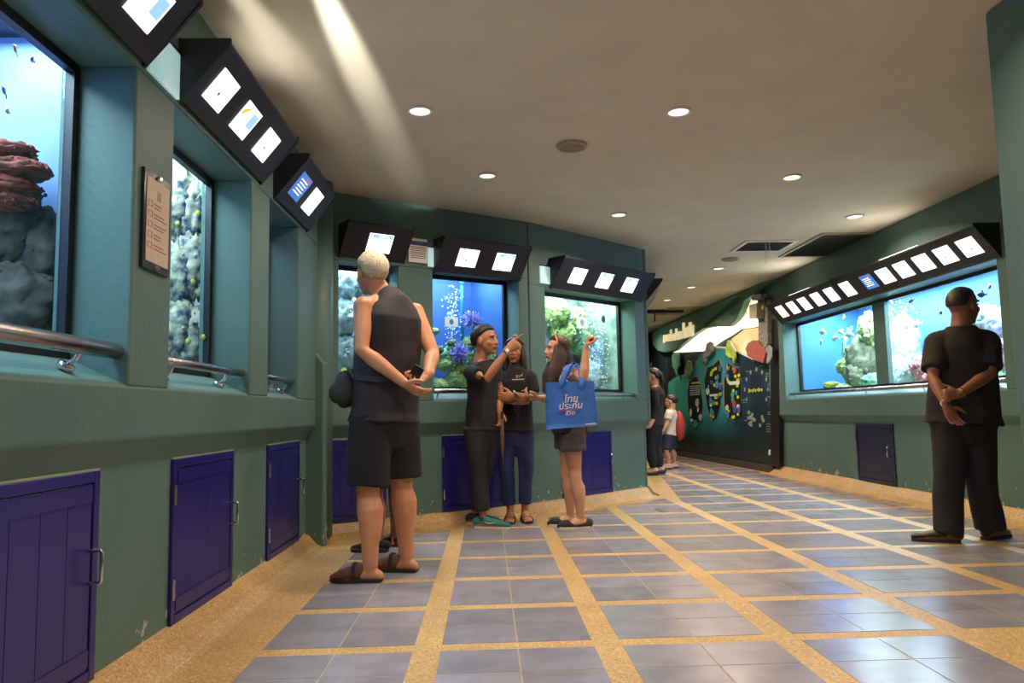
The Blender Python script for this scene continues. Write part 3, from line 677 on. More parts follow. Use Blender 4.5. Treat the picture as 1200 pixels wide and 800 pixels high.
# ================================================================== OVERHEAD DISPLAY BOXES
def plane_hit(px, py, p0, nn):
    d = ray(px, py); return CP + d*((nn @ (np.asarray(p0)-CP))/(nn @ d))
def display(seg, s0, s1, zb, zt, proj, centers, label, m=None, group='overhead display boxes', kinds='', w=.19, h=.16, cut=0.0):
    m = m or M_BLACK
    root = empty('display_box', seg.pt((s0+s1)/2, PROUD, zb), label, 'display box', group)
    prof = [(PROUD, zb), (PROUD+.015, zb-.012), (PROUD+proj, zt-.015), (PROUD+proj, zt), (PROUD+proj-.02, zt+.004), (PROUD, zt+.004)]
    mb = MB(); mb.prism([seg.pt(s0, n, z) for n, z in prof], seg.t*(s1-s0)); mb.build('case', m, root, bevel=.003)
    a = seg.pt(s0, PROUD+.015, zb-.012); up = nrm(seg.pt(s0, PROUD+proj, zt-.015)-a); nn = nrm(np.cross(seg.t, up))
    if nn @ seg.n < 0: nn = -nn
    mid = a+up*np.linalg.norm(seg.pt(s0, PROUD+proj, zt-.015)-a)*.5
    for e in (s0+.006, s1-.006):
        q = [seg.pt(e-.0075, n, z) for n, z in ((PROUD+.008, zb-.018), (PROUD+proj+.005, zt-.018), (PROUD+proj+.005, zt+.008), (PROUD+.0, zt+.008), (PROUD, zb-.018))]
        MB().prism(q, seg.t*.015).build('end_panel', m, root)
    for i, (px, py) in enumerate(centers):
        p = plane_hit(px, py, a, nn); k = kinds[i] if i < len(kinds) else 'w'
        s = (p-mid) @ seg.t; p = mid+seg.t*s
        b = MB(); b.box(p+nn*.002, (w, h, .006), (seg.t, up, nn)); scn = b.build('screen', {'b': M_SCREENB}.get(k, M_SCREEN), root)
        if k == 'h':
            MB().box(p+up*h*.38+seg.t*w*.06+nn*.0065, (w*.84, h*.2, .002), (seg.t, up, nn)).build('title_bar', M_BAR, scn)
            MB().box(p+up*h*.38+seg.t*w*.1+nn*.008, (w*.4, h*.06, .001), (seg.t, up, nn)).build('title_line', M_SCREEN, scn)
            b = MB(); b.tube([p-seg.t*w*.46-up*h*.3+nn*.007, p-seg.t*w*.32-up*h*.1+nn*.007, p-seg.t*w*.34+up*h*.12+nn*.007, p-seg.t*w*.46+up*h*.2+nn*.007], [.002]*4, n=5); b.build('curl_picture', M_PIC, scn)
        elif k == 'b':
            for j in range(5): MB().box(p+up*h*(.25-.13*j)+seg.t*w*(-.05+.05*(j % 2))+nn*.0065, (w*.6, h*.035, .002), (seg.t, up, nn)).build('text_line', M_SCREEN, scn)
            MB().box(p+up*h*.36+seg.t*w*.2+nn*.0065, (w*.4, h*.06, .002), (seg.t, up, nn)).build('title_line', mat('lit_red_line', '#d0505a', '#c04a54', 3, .4, emit=.8), scn)
        elif k == 'y':
            MB().box(p+up*h*.1+seg.t*w*.25+nn*.0065, (w*.36, h*.5, .002), (seg.t, up, nn)).build('picture', M_BAR, scn)
            b = MB(); b.prism([p-seg.t*w*.48-up*h*.05+nn*.0055, p-seg.t*w*.48+up*h*.2+nn*.0055, p-seg.t*w*.1+up*h*.46+nn*.0055], nn*.002); b.build('yellow_picture', M_PICY, scn)
        else:
            b = MB(); b.ell(p-up*h*.12+seg.t*w*(.08 if i % 2 else -.05)+nn*.006, (w*.05, h*.06, .0015), (seg.t, up, nn), 8, 5); b.build('fish_picture', M_PIC, scn)
            b = MB(); b.tube([p-up*h*.02-seg.t*w*.1+nn*.0065, p+up*h*.02+nn*.0065, p+up*h*.12+seg.t*w*.12+nn*.0065], [.0012, .0025, .0012], n=5); b.build('curl_picture', M_BAR, scn)
    return root
display(SL, Yl(1.3), Yl(2.61), 2.165, 2.40, .2, [(172, 8)], 'display box over the large aquarium, only its last screen in view', kinds='y', group='overhead display boxes', w=.17, h=.15)
display(SL, Yl(2.90), Yl(3.985), 2.165, 2.40, .2, [(259.5, 106), (287, 142), (311, 171)], 'black display box with three screens over the mottled rock aquarium', kinds='wyw', w=.18, h=.15)
display(SL, Yl(4.23), Yl(5.03), 2.16, 2.40, .2, [(350.5, 220.5), (365, 237.5)], 'black display box with one blue screen, over the narrow corner aquarium', kinds='bw', w=.2, h=.16)
display(SA, SA.s_of(397, 297)[0], SA.s_of(473, 307)[0], 2.14, 2.37, .2, [(446.5, 280)], 'black display box with a single screen above the white-haired man', kinds='h', w=.2)
display(SA, SA.s_of(508, 316)[0], SA.s_of(611, 328)[0]-.02, 2.09, 2.345, .2, [(549, 298.5), (591, 306)], 'black display box with two screens above the blue aquarium', kinds='wh', w=.19)
display(SB, SB.s_of(644, 336)[0], SB.s_of(750, 350)[0], 2.06, 2.32, .2, [(677.7, 321.9), (709, 328), (738, 333.5)], 'black display box with three screens above the green aquarium', kinds='whh', w=.2)
display(SC, .35, 1.6, 2.12, 2.36, .2, [], 'black display box jutting from the corridor wall behind the corner', group='overhead display boxes')
rc = [(918, 366.5), (931.4, 362.3), (945, 357.7), (960, 352), (976, 346.4), (994.6, 339.5), (1019, 330.7), (1039, 324.4), (1060.6, 317.5), (1084, 309.3), (1109, 299.7), (1136.8, 290)]
display(SR, .55, 2.42, 2.02, 2.26, .2, rc[:6], 'speckled display box with six screens nearest the mural', M_SPECK, w=.2, h=.17)
display(SR, 2.43, 4.82, 2.02, 2.26, .2, rc[6:], 'speckled display box with six screens over the man in black', M_SPECK, kinds='bhwwww', w=.205, h=.16)
# acrylic panes between the boxes; their own glow stands in for tank light behind
M_ACR = mat('glowing_acrylic', '#c4e6e4', '#9fccd0', 3, .25, emit=.4)
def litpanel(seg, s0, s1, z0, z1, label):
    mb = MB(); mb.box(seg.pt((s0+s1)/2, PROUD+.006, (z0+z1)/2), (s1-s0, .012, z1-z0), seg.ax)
    r = tag(mb.build('glow_panel', M_ACR), label, 'acrylic panel', 'lit acrylic panels between the display boxes')
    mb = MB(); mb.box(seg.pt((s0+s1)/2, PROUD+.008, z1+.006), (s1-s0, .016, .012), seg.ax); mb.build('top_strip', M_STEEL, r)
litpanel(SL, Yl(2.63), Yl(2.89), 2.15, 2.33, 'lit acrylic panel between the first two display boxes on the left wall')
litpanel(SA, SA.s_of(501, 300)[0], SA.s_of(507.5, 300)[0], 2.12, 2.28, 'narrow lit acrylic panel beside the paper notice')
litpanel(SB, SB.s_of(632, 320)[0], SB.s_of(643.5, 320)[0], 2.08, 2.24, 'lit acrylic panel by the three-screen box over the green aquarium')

# ================================================================== NOTICES
root = empty('notice_board', onx(180, 318, -1.2), 'framed paper notice with red icons screwed to the wall pillar', 'notice')
a = onx(165, 197, -1.2); b = onx(195, 322, -1.2); yA, yB = onx(164, 255, -1.2)[1], onx(195.5, 270, -1.2)[1]; zT, zB = (onx(165.6, 196, -1.2)[2]+onx(197, 215.6, -1.2)[2])/2, (onx(162, 313.6, -1.2)[2]+onx(193.6, 323.6, -1.2)[2])/2
def lb(y0, y1, z0, z1, x, d): return MB().mm((x, y0, z0), (x+d, y1, z1))
lb(yA, yB, zB, zT, -1.2, .012).build('backing', mat('dark_acrylic', '#2e3142', '#2a2d3c', 4, .2), root, bevel=.002)
hh, ww = zT-zB, yB-yA
lb(yA+ww*.09, yB-ww*.07, zB+hh*.08, zT-hh*.07, -1.188, .002).build('paper_sheet', mat('cream_paper', '#c9b79f', '#bfae97', 5, .7), root)
M_RED = mat('red_ink', '#b0605a', '#a05650', 9, .7); M_INK = mat('grey_ink', '#6d6a72', '#625f68', 9, .7)
for i in range(5):
    zc = zT-hh*(.33+.105*i); s = hh*.03
    for q in ((yA+ww*.14, yA+ww*.16, zc-s, zc+s), (yA+ww*.28, yA+ww*.30, zc-s, zc+s), (yA+ww*.14, yA+ww*.30, zc+s-.002, zc+s), (yA+ww*.14, yA+ww*.30, zc-s, zc-s+.002)):
        lb(*q, -1.186, .0006).build('icon_line', M_RED, root)
    lb(yA+ww*.36, yA+ww*(.62+.2*((i*7) % 3)/2), zc+.001, zc+.006, -1.186, .0006).build('red_line', M_RED, root)
    lb(yA+ww*.36, yA+ww*(.6+.24*((i*5) % 3)/2), zc-.011, zc-.007, -1.186, .0006).build('grey_line', M_INK, root)
lb(yA+ww*.46, yA+ww*.6, zT-hh*.27, zT-hh*.17, -1.186, .0006).build('emblem', mat('pale_ink', '#a29689', '#978b7f', 9, .7), root)
for z in (zT-hh*.035, zB+hh*.04):
    MB().tube([(-1.188, (yA+yB)/2, z), (-1.178, (yA+yB)/2, z)], [.009, .007], n=12, cap='flat').build('screw', M_CHROME, root)
s0, z0 = SA.s_of(478, 306); s1, z1 = SA.s_of(499.5, 282)
root = empty('paper_notice', SA.pt((s0+s1)/2, PROUD, z0), 'white paper notice with blue heading between two display boxes', 'notice')
MB().box(SA.pt((s0+s1)/2, PROUD+.015, (z0+z1)/2+.0), (s1-s0, .004, .2), SA.ax).build('sheet', M_PAPER, root)
MB().box(SA.pt((s0+s1)/2, PROUD+.018, (z0+z1)/2+.06), (s1-s0, .002, .035), SA.ax).build('heading', mat('navy_ink', '#3a4a8a', '#34437c', 9, .6), root)
for j in range(7): MB().box(SA.pt((s0+s1)/2, PROUD+.018, (z0+z1)/2+.028-.015*j), ((s1-s0)*.82, .002, .005), SA.ax).build('text_line', M_INK, root)

# ================================================================== CEILING FIXTURES
M_LENS = {}
def downlight(px, py, r, power, color, emit, label, real=True, spread=math.radians(150)):
    p = onz(px, py, ZC); 
    root = empty('downlight', (p[0], p[1], ZC-.012), label, 'ceiling light', 'recessed ceiling downlights')
    mb = MB(); n = 28
    ring = []
    for rr, z in ((r, ZC-.001), (r*.98, ZC-.010), (r*.8, ZC-.012), (r*.74, ZC-.002)):
        ring.append([(p[0]+rr*math.cos(2*math.pi*i/n), p[1]+rr*math.sin(2*math.pi*i/n), z) for i in range(n)])
    vs = [q for R in ring for q in R]; fs = []
    for i in range(len(ring)):
        i2 = (i+1) % len(ring)
        for j in range(n): fs.append((i*n+j, i*n+(j+1) % n, i2*n+(j+1) % n, i2*n+j))
    mb.add(vs, fs); mb.build('trim_ring', M_WHITE, root, True)
    key = 'lamp_lens_%s' % emit
    m = mat(key, color, color, 2, .4, emit=emit)
    MB().tube([(p[0], p[1], ZC-.006), (p[0], p[1], ZC-.002)], [r*.76, r*.76], n=24, cap='flat').build('lens', m, root)
    d = bpy.data.lights.new('downlight_lamp', 'AREA'); d.shape = 'DISK'; d.size = r*1.5; d.energy = power; d.color = lin(color)[:3]; d.spread = spread
    o = bpy.data.objects.new('downlight_lamp', d); COL.objects.link(o); o.parent = root; o.location = (0, 0, -.004)
WARM = '#ffdfb4'
for px, py, r, pw, c, e, l in ((492, 129, .075, 1.0, '#ffe6d0', 2.2, 'round downlight above the white-haired man'), (795, 130, .075, .9, '#ffe6d0', 2.0, 'round downlight beside the beige ceiling speaker'), (571, 205, .07, .9, '#ffe6d0', 1.6, 'round downlight over the gap between young man and white-haired man'), (928, 207, .075, 1.6, '#ffd88a', 4.5, 'yellowish glowing downlight, the warmest on the ceiling'),
        (725, 251, .075, 1.0, '#ffe6d0', 1.8, 'round downlight in front of the three-screen display box'), (1002, 253, .08, 1.0, '#ffe6d0', 1.8, 'round downlight near the right wall access panel'), (842, 314, .075, 1.5, '#ffe2d0', 1.6, 'small downlight beyond the round beige vent'), (810, 336, .075, 1.6, '#ffe2d0', 1.6, 'small downlight in the corridor halfway to the sign'), (782, 351, .075, 1.7, '#ffe2d0', 1.6, 'small downlight deepest in the corridor')):
    downlight(px, py, r, pw*DOWNLIGHT_W, c, e, l)
for x, y in ((.2, 2.6), (1.8, 2.4), (.2, .6), (1.8, .4), (.4, -1.2), (3.0, 17.0), (3.0, 15.2)):     # the rest of the grid of lamps, outside the picture
    k = MC @ (np.array([x, y, ZC])-CP); 
    downlight(600+FPX*k[0]/k[1], 400-FPX*k[2]/k[1], .075, DOWNLIGHT_W, '#ffe6d0', 2.0, 'round downlight of the hall ceiling outside the picture')
M_BEIGE = mat('beige_plastic', '#b0a488', '#a3977c', 5, .6)
for px, py, r, l in ((670, 170, .105, 'round beige ceiling speaker between the downlights'), (856, 303, .1, 'round beige vent just beyond the square ceiling grilles')):
    p = onz(px, py, ZC); root = empty('ceiling_speaker', (p[0], p[1], ZC-.02), l, 'ceiling speaker')
    MB().tube([(p[0], p[1], ZC-.001), (p[0], p[1], ZC-.02)], [r, r*.93], n=32, cap='flat').build('rim', M_BEIGE, root, bevel=.004)
    MB().ell((p[0], p[1], ZC-.02), (r*.8, r*.8, .008), None, 28, 6).build('grille', mat('beige_mesh', '#8f8368', '#7d7259', 120, .7, lo=.45, hi=.55), root)
def grille(pc, label, slats, deep, m):
    P = [onz(*q, ZC) for q in pc]; x0 = (P[0][0]+P[1][0])/2; x1 = (P[2][0]+P[3][0])/2; y0 = (P[0][1]+P[3][1])/2; y1 = (P[1][1]+P[2][1])/2
    if y1 < y0: y0, y1 = y1, y0
    root = empty('ceiling_grille', ((x0+x1)/2, (y0+y1)/2, ZC-.012), label, 'ceiling vent')
    fb = .04; mb = MB()
    for a, b, c, d in ((x0, x1, y0, y0+fb), (x0, x1, y1-fb, y1), (x0, x0+fb, y0+fb, y1-fb), (x1-fb, x1, y0+fb, y1-fb)): mb.mm((a, c, ZC-.014), (b, d, ZC-.0005))
    mb.build('frame', M_WHITE if deep else M_BEIGE, root, bevel=.002)
    MB().mm((x0+fb, y0+fb, ZC-.003), (x1-fb, y1-fb, ZC-.0004)).build('duct_opening', m, root)
    for i in range(slats):
        y = y0+fb+(y1-y0-2*fb)*(i+.5)/slats
        MB().box(((x0+x1)/2, y, ZC-.008), (x1-x0-2*fb, .018, .002), ((1, 0, 0), (0, .8, .6), (0, -.6, .8))).build('slat', MATS['grille_grey'], root)
    return root, (x0, x1, y0, y1)
mat('grille_grey', '#7e8282', '#6c7070', 8, .5)
gr, ex = grille(((857, 293), (875, 281), (936, 281.7), (911.7, 294.7)), 'square white-framed air grille with loose strings hanging down', 9, True, mat('duct_dark', '#2a2c2e', '#24262a', 4, .8))
for k, (dx, dy, L) in enumerate(((.45, .25, .22), (.5, .2, .16), (.62, .8, .1))):
    x = ex[0]+(ex[1]-ex[0])*dx; y = ex[2]+(ex[3]-ex[2])*dy
    MB().tube([(x, y, ZC-.01), (x+.01, y, ZC-.01-L*.5), (x-.005, y, ZC-.01-L)], [.0025]*3, n=5).build('string', M_WHITE, gr)
grille(((914, 299.7), (963, 272), (1033, 272.5), (978, 300)), 'wide grey access panel of fine mesh in the ceiling by the right wall', 22, False, mat('mesh_grey', '#6a6c6a', '#5c5e5c', 40, .7))
p = onz(805, 364, ZC); root = empty('ceiling_grille', (p[0], p[1], ZC-.012), 'yellow-tinted corridor vent near the illuminated sign', 'ceiling vent')
MB().mm((p[0]-.45, p[1]-.5, ZC-.012), (p[0]+.35, p[1]+.5, ZC-.0005)).build('frame', M_BEIGE, root)
for i in range(7): MB().box((p[0]-.05, p[1]-.4+.13*i, ZC-.016), (.7, .05, .004)).build('slat', mat('brass_slat', '#9a8a4a', '#877a40', 8, .4), root)
p = onz(767, 363, ZC); root = empty('ceiling_track', (p[0], p[1], ZC-.06), 'dark ceiling track with a hanging rod, far down the corridor', 'track')
MB().mm((p[0]-.6, p[1]-.04, ZC-.06), (p[0]+.5, p[1]+.04, ZC)).build('rail', M_FRAME, root)
MB().tube([(p[0], p[1], ZC-.05), (p[0], p[1], ZC-.2)], [.012, .012], n=8).build('rod', M_FRAME, root)
# made-up spot fixture on the first display box, added to throw the ceiling streaks
root = empty('added_streak_spot', (-.86, 1.62, 2.41), 'small black made-up spot fixture on the first display box, added for the ceiling streaks', 'lamp')
MB().tube([(-1.0, 1.5, 2.405), (-.95, 1.55, 2.44)], [.02, .02], n=10).build('stand', M_BLACK, root)
MB().tube([(-.98, 1.52, 2.46), (-.9, 1.62, 2.475)], [.03, .035], n=16, cap='flat').build('lamp_head', M_BLACK, root)
def spot(loc, tgt, power, ang, blend, color, parent):
    d = bpy.data.lights.new('spot_beam', 'SPOT'); d.energy = power; d.spot_size = math.radians(ang); d.spot_blend = blend; d.color = color; d.shadow_soft_size = .02
    o = bpy.data.objects.new('spot_beam', d); COL.objects.link(o); o.parent = parent
    z = -nrm(np.array(tgt)-np.array(loc)); x = nrm(np.cross(UP, z)); y = np.cross(z, x); p = np.array(loc)-org(parent)
    o.matrix_local = Matrix(((x[0], y[0], z[0], p[0]), (x[1], y[1], z[1], p[1]), (x[2], y[2], z[2], p[2]), (0, 0, 0, 1)))
def streak(pa, pb, back, z0, power, ang):
    a = onz(*pa, ZC); b = onz(*pb, ZC); d = nrm(b-a); src = a-d*back; src[2] = z0
    spot(src, a+d*np.linalg.norm(b-a)*.25+UP*.0, power, ang, 1.0, (1, .98, .92), root)
streak((382, 0), (468, 185), 1.1, 2.50, 1300, 7.5)
streak((285, 0), (432, 190), 1.1, 2.50, 320, 9)

# tube lamps lying on the display boxes: they wash the ceiling and the gap above the boxes
M_TUBE = mat('lit_tube', '#fdf6e6', '#f6efe0', 2, .4, emit=2.0)
def uplight(seg, s, z, L, power, label, d):
    p = seg.pt(s, PROUD+.1, z+.022); root = empty('tube_lamp', p, label, 'lamp', 'tube lamps lying on the display boxes')
    MB().tube([p-seg.t*L/2, p+seg.t*L/2], [.013, .013], n=10).build('tube', M_TUBE, root, True)
    for e in (-1, 1): MB().box(p+seg.t*e*(L/2+.015)-UP*.004, (.03, .03, .034), seg.ax).build('end_cap', M_WHITE, root)
    area_light('tube_light', p+UP*.018, power, L, .03, (1, .95, .85), root, seg.n*d[0]+UP*d[1], math.radians(150), ydir=seg.n)
uplight(SL, Yl(2.1), 2.405, .5, 3, 'tube lamp on the display box over the large aquarium', (.8, .55))
uplight(SL, Yl(3.45), 2.405, .5, .5, 'tube lamp on the three-screen box of the left wall', (.8, .55))
uplight(SR, 1.4, 2.265, .6, 2.2, 'tube lamp on the six-screen box nearest the mural', (.8, .55))
uplight(SR, 3.6, 2.265, .6, 1.6, 'tube lamp on the six-screen box over the man in black', (.8, .55))
# ================================================================== MURAL WALL AND SIGN
def mp(px, py, n): return onplane(px, py, SM.pt(0, n, 0), SM.pt(SM.len, n, 0))
def mpoly(pts, n, th, name, m, parent=None, bevel=0.0):
    q = [mp(px, py, n) for px, py in pts]
    return MB().prism(q, SM.n*th).build(name, m, parent, bevel=bevel)
def z3(pts, ox=780, oy=400, s=5.333): return [(ox+x/s, oy+y/s) for x, y in pts]
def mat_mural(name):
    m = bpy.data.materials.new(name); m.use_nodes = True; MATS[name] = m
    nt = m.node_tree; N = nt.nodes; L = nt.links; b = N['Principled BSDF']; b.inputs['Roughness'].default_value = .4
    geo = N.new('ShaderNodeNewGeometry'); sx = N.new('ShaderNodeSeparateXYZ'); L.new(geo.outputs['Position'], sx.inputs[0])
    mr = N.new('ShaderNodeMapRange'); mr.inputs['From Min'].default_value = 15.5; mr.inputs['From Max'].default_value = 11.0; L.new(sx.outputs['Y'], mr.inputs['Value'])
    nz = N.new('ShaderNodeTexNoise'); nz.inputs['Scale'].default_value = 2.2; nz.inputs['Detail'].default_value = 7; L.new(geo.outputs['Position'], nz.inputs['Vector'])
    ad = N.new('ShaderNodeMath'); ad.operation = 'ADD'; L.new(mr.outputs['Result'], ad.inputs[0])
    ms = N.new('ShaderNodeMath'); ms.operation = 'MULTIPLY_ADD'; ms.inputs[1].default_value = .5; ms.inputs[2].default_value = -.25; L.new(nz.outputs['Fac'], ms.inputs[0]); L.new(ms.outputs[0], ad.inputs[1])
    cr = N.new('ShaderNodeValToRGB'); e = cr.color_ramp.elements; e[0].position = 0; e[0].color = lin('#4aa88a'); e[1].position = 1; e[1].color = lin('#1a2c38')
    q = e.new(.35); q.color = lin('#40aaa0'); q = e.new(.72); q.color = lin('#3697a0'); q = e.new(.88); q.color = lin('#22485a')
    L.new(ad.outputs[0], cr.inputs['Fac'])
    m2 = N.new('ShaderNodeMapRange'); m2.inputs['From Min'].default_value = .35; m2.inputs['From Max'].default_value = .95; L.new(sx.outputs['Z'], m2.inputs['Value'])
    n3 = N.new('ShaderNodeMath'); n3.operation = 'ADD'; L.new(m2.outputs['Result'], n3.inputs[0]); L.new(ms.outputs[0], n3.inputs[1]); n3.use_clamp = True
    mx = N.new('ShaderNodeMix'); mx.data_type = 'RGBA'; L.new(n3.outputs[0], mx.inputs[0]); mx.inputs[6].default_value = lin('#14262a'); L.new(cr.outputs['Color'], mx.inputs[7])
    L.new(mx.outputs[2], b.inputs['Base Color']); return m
M_MUR = mat_mural('mural_print')
M_MBLK = mat('mural_black', '#15181c', '#101317', 4, .5)
mur = empty('mural_board', mp(850, 545, 0), 'dark teal sea-life mural board with pod shaped panels along the corridor wall', 'mural')
mpoly([(784, 524.5), (784, 414), (917, 398), (917, 546)], .0, .02, 'backing_board', M_MBLK, mur)
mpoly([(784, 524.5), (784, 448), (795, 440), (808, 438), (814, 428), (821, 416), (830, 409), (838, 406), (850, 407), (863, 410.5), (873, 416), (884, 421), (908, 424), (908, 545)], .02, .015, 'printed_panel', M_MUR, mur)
mpoly([(838, 405), (850, 406), (863, 409.5), (884, 420), (884, 422), (863, 412), (850, 408.5), (838, 407.5)], .036, .01, 'white_edge', M_WHITE, mur)
mpoly([(908, 374), (918, 373), (918, 547), (908, 545)], .02, .06, 'dark_post', M_FRAME, mur)
M_RIM = mat('pod_rim', '#8f8a6e', '#6f7a66', 8, .6); M_POD = mat('pod_dark', '#10201f', '#142a26', 10, .4)
pods = [[(175, 225), (200, 222), (215, 270), (232, 380), (225, 480), (195, 530), (165, 510), (145, 430), (140, 320), (150, 255)],
        [(335, 112), (348, 160), (345, 300), (340, 400), (320, 470), (295, 490), (270, 440), (250, 330), (245, 240), (265, 160), (300, 150)],
        [(395, 135), (420, 155), (455, 165), (470, 250), (470, 380), (455, 460), (430, 497), (395, 475), (370, 400), (368, 250), (380, 170)]]
PM = [mat('print_%d' % i, c, c, 4, .5) for i, c in enumerate(('#c9cf3c', '#3f7fc0', '#b04848', '#5a4f9a', '#4f9a7a', '#c8d0c8', '#2f9ac8'))]
for k, pod in enumerate(pods):
    cx = sum(p[0] for p in pod)/len(pod); cy = sum(p[1] for p in pod)/len(pod)
    rim = [(cx+(x-cx)*1.08, cy+(y-cy)*1.03) for x, y in pod]
    r = mpoly(z3(rim), .036, .012, 'pod_rim', M_RIM, mur)
    mpoly(z3(pod), .048, .006, 'pod_face', M_POD, r)
    rr = random.Random(k)
    for i in range((10, 26, 30)[k]):
        for _ in range(30):
            x = rr.uniform(min(p[0] for p in pod), max(p[0] for p in pod)); y = rr.uniform(min(p[1] for p in pod)+(110 if k == 0 else 20), max(p[1] for p in pod))
            ins = False; j = len(pod)-1
            for a in range(len(pod)):
                (x1, y1), (x2, y2) = pod[a], pod[j]
                if (y1 > y) != (y2 > y) and x < (x2-x1)*(y-y1)/(y2-y1)+x1: ins = not ins
                j = a
            if ins and abs(x-cx) < .40*(max(p[0] for p in pod)-min(p[0] for p in pod)): break
        if i % 2 and k: q = [(x-7, y-9), (x+7, y-9), (x+7, y+9), (x-7, y+9)]; mm_ = PM[0]
        else:
            w, h = rr.uniform(5, 12), rr.uniform(10, 26); q = [(x+w*math.cos(t), y+h*math.sin(t)) for t in np.linspace(0, 2*math.pi, 9)[:-1]]; mm_ = PM[rr.choice([1, 2, 3, 4, 5, 6] if k else [4, 4, 5])]
        mpoly(z3(q), .0545, .003, 'printed_creature' if mm_ is not PM[0] else 'printed_tag', mm_, r)
    tx = {0: (163, 212, 255, 265), 1: (275, 325, 330, 344), 2: (395, 462, 250, 272)}[k]
    mpoly(z3([(tx[0], tx[2]), (tx[1], tx[2]-4), (tx[1], tx[3]-4), (tx[0], tx[3])]), .058, .002, 'title_line', PM[5] if k else PM[0], r)
    if k == 0:
        for j in range(5): mpoly(z3([(152, 280+13*j), (215, 274+13*j), (215, 279+13*j), (152, 285+13*j)]), .0545, .002, 'text_line', PM[5], r)
# ring of small white drawings with a yellow title
for i in range(9):
    x = 520+i*10; y = 298-i*.9
    mpoly(z3([(x, y+(3 if i % 3 else -3)), (x+6, y+(3 if i % 3 else -3)), (x+6, y+21-(i % 2)*4), (x, y+22-(i % 2)*4)]), .036, .003, 'title_letter', PM[0], mur)
rr = random.Random(3)
for i in range(12):
    t = 2*math.pi*i/12; x, y = 568+72*math.cos(t), 300+125*math.sin(t)
    if i in (2, 3, 4): continue
    mpoly(z3([(x+6*math.cos(u), y+14*math.sin(u)) for u in np.linspace(0, 2*math.pi, 8)[:-1]]), .036, .003, 'white_drawing', mat('print_grey', '#8a948e', '#78827c', 6, .5), mur)
for i, (x, y, w) in enumerate(((640, 262, 28), (640, 276, 28), (640, 290, 22), (640, 304, 26), (636, 345, 20), (636, 440, 30), (640, 455, 28), (630, 515, 34), (630, 530, 30), (630, 545, 34), (630, 562, 34), (482, 365, 26), (482, 380, 30), (490, 492, 20), (500, 185, 20), (625, 200, 24), (625, 215, 20), (590, 150, 30))):
    mpoly(z3([(x, y-2), (x+w, y), (x+w, y+4), (x, y+2)]), .036, .003, 'text_line', MATS['print_grey'], mur)
for i in range(14):
    x, y = 535+rr.gauss(0, 11), 485+rr.gauss(0, 28)
    if i > 9: x, y = 607+rr.gauss(0, 7), 510+rr.gauss(0, 18)
    mpoly(z3([(x+9*math.cos(u), y+13*math.sin(u)) for u in np.linspace(0, 2*math.pi, 8)[:-1]]), .036+.0006*i, .003, 'coral_drawing', MATS['print_grey'], mur)
for i in range(9): mpoly(z3([(56, 245+18*i), (84, 241+18*i), (84, 247+18*i), (56, 251+18*i)]), .036, .003, 'text_line', PM[4], mur)
# cut-out animals fixed along the top of the mural
def cutout(pts, n, th, m, label, extra=None, name='fish_cutout'):
    root = empty(name, mp(pts[0][0], max(p[1] for p in pts), n), label, 'cut-out', 'animal cut-outs on the mural')
    mpoly(pts, n, th, 'board', m, root, .003)
    if extra: mpoly(extra[0], n+th, .01, extra[2], extra[1], root)
    MB().tube([mp(sum(p[0] for p in pts)/len(pts), sum(p[1] for p in pts)/len(pts), .0), mp(sum(p[0] for p in pts)/len(pts), sum(p[1] for p in pts)/len(pts), n)], [.015, .015], n=6).build('peg', M_STEEL, root)
M_PG = mat('pale_green_board', '#7fbf9c', '#4f9a84', 9, .5); M_GY = mat('grey_board', '#9a9a92', '#6f7a78', 9, .5); M_YG = mat('yellow_green_board', '#b6c84a', '#6fa05a', 9, .5); M_RD = mat('red_board', '#a8554c', '#8d4a44', 30, .6); M_OL = mat('olive_board', '#8f9a5a', '#5f7a5a', 9, .5)
cutout(z3([(48, 85), (70, 68), (90, 80), (92, 150), (78, 175), (84, 215), (72, 205), (66, 180), (50, 150)]), .07, .03, M_PG, 'pale green fish cut-out at the far end of the mural')
cutout(z3([(130, 165), (148, 118), (166, 130), (170, 175), (160, 215), (148, 195), (140, 232), (125, 235), (128, 190)]), .07, .03, M_OL, 'olive cut-out animal low beside the pale green fish')
cutout(z3([(265, 15), (285, 0), (303, 10), (302, 60), (285, 85), (262, 100), (258, 130), (246, 118), (238, 136), (230, 110), (240, 70), (258, 55)]), .08, .03, M_GY, 'grey turtle-like cut-out in front of the glowing wave')
cutout(z3([(398, -8), (412, -5), (440, 55), (445, 100), (434, 140), (428, 105), (405, 100), (385, 80), (386, 40)]), .08, .03, M_YG, 'yellow green leaf-shaped fish cut-out with white edge', (z3([(410, -8), (440, 50), (446, 60), (442, 66), (406, -2)]), M_WHITE, 'white_edge'))
cutout(z3([(515, 45), (530, 10), (560, -8), (600, -8), (622, 10), (632, 45), (650, 55), (640, 80), (625, 135), (600, 125), (560, 110), (528, 90)]), .10, .04, M_RD, 'round red fish cut-out beside the stone column', (z3([(628, 40), (650, 20), (668, 40), (668, 95), (650, 130), (632, 140), (640, 80)]), M_GY, 'tail'))
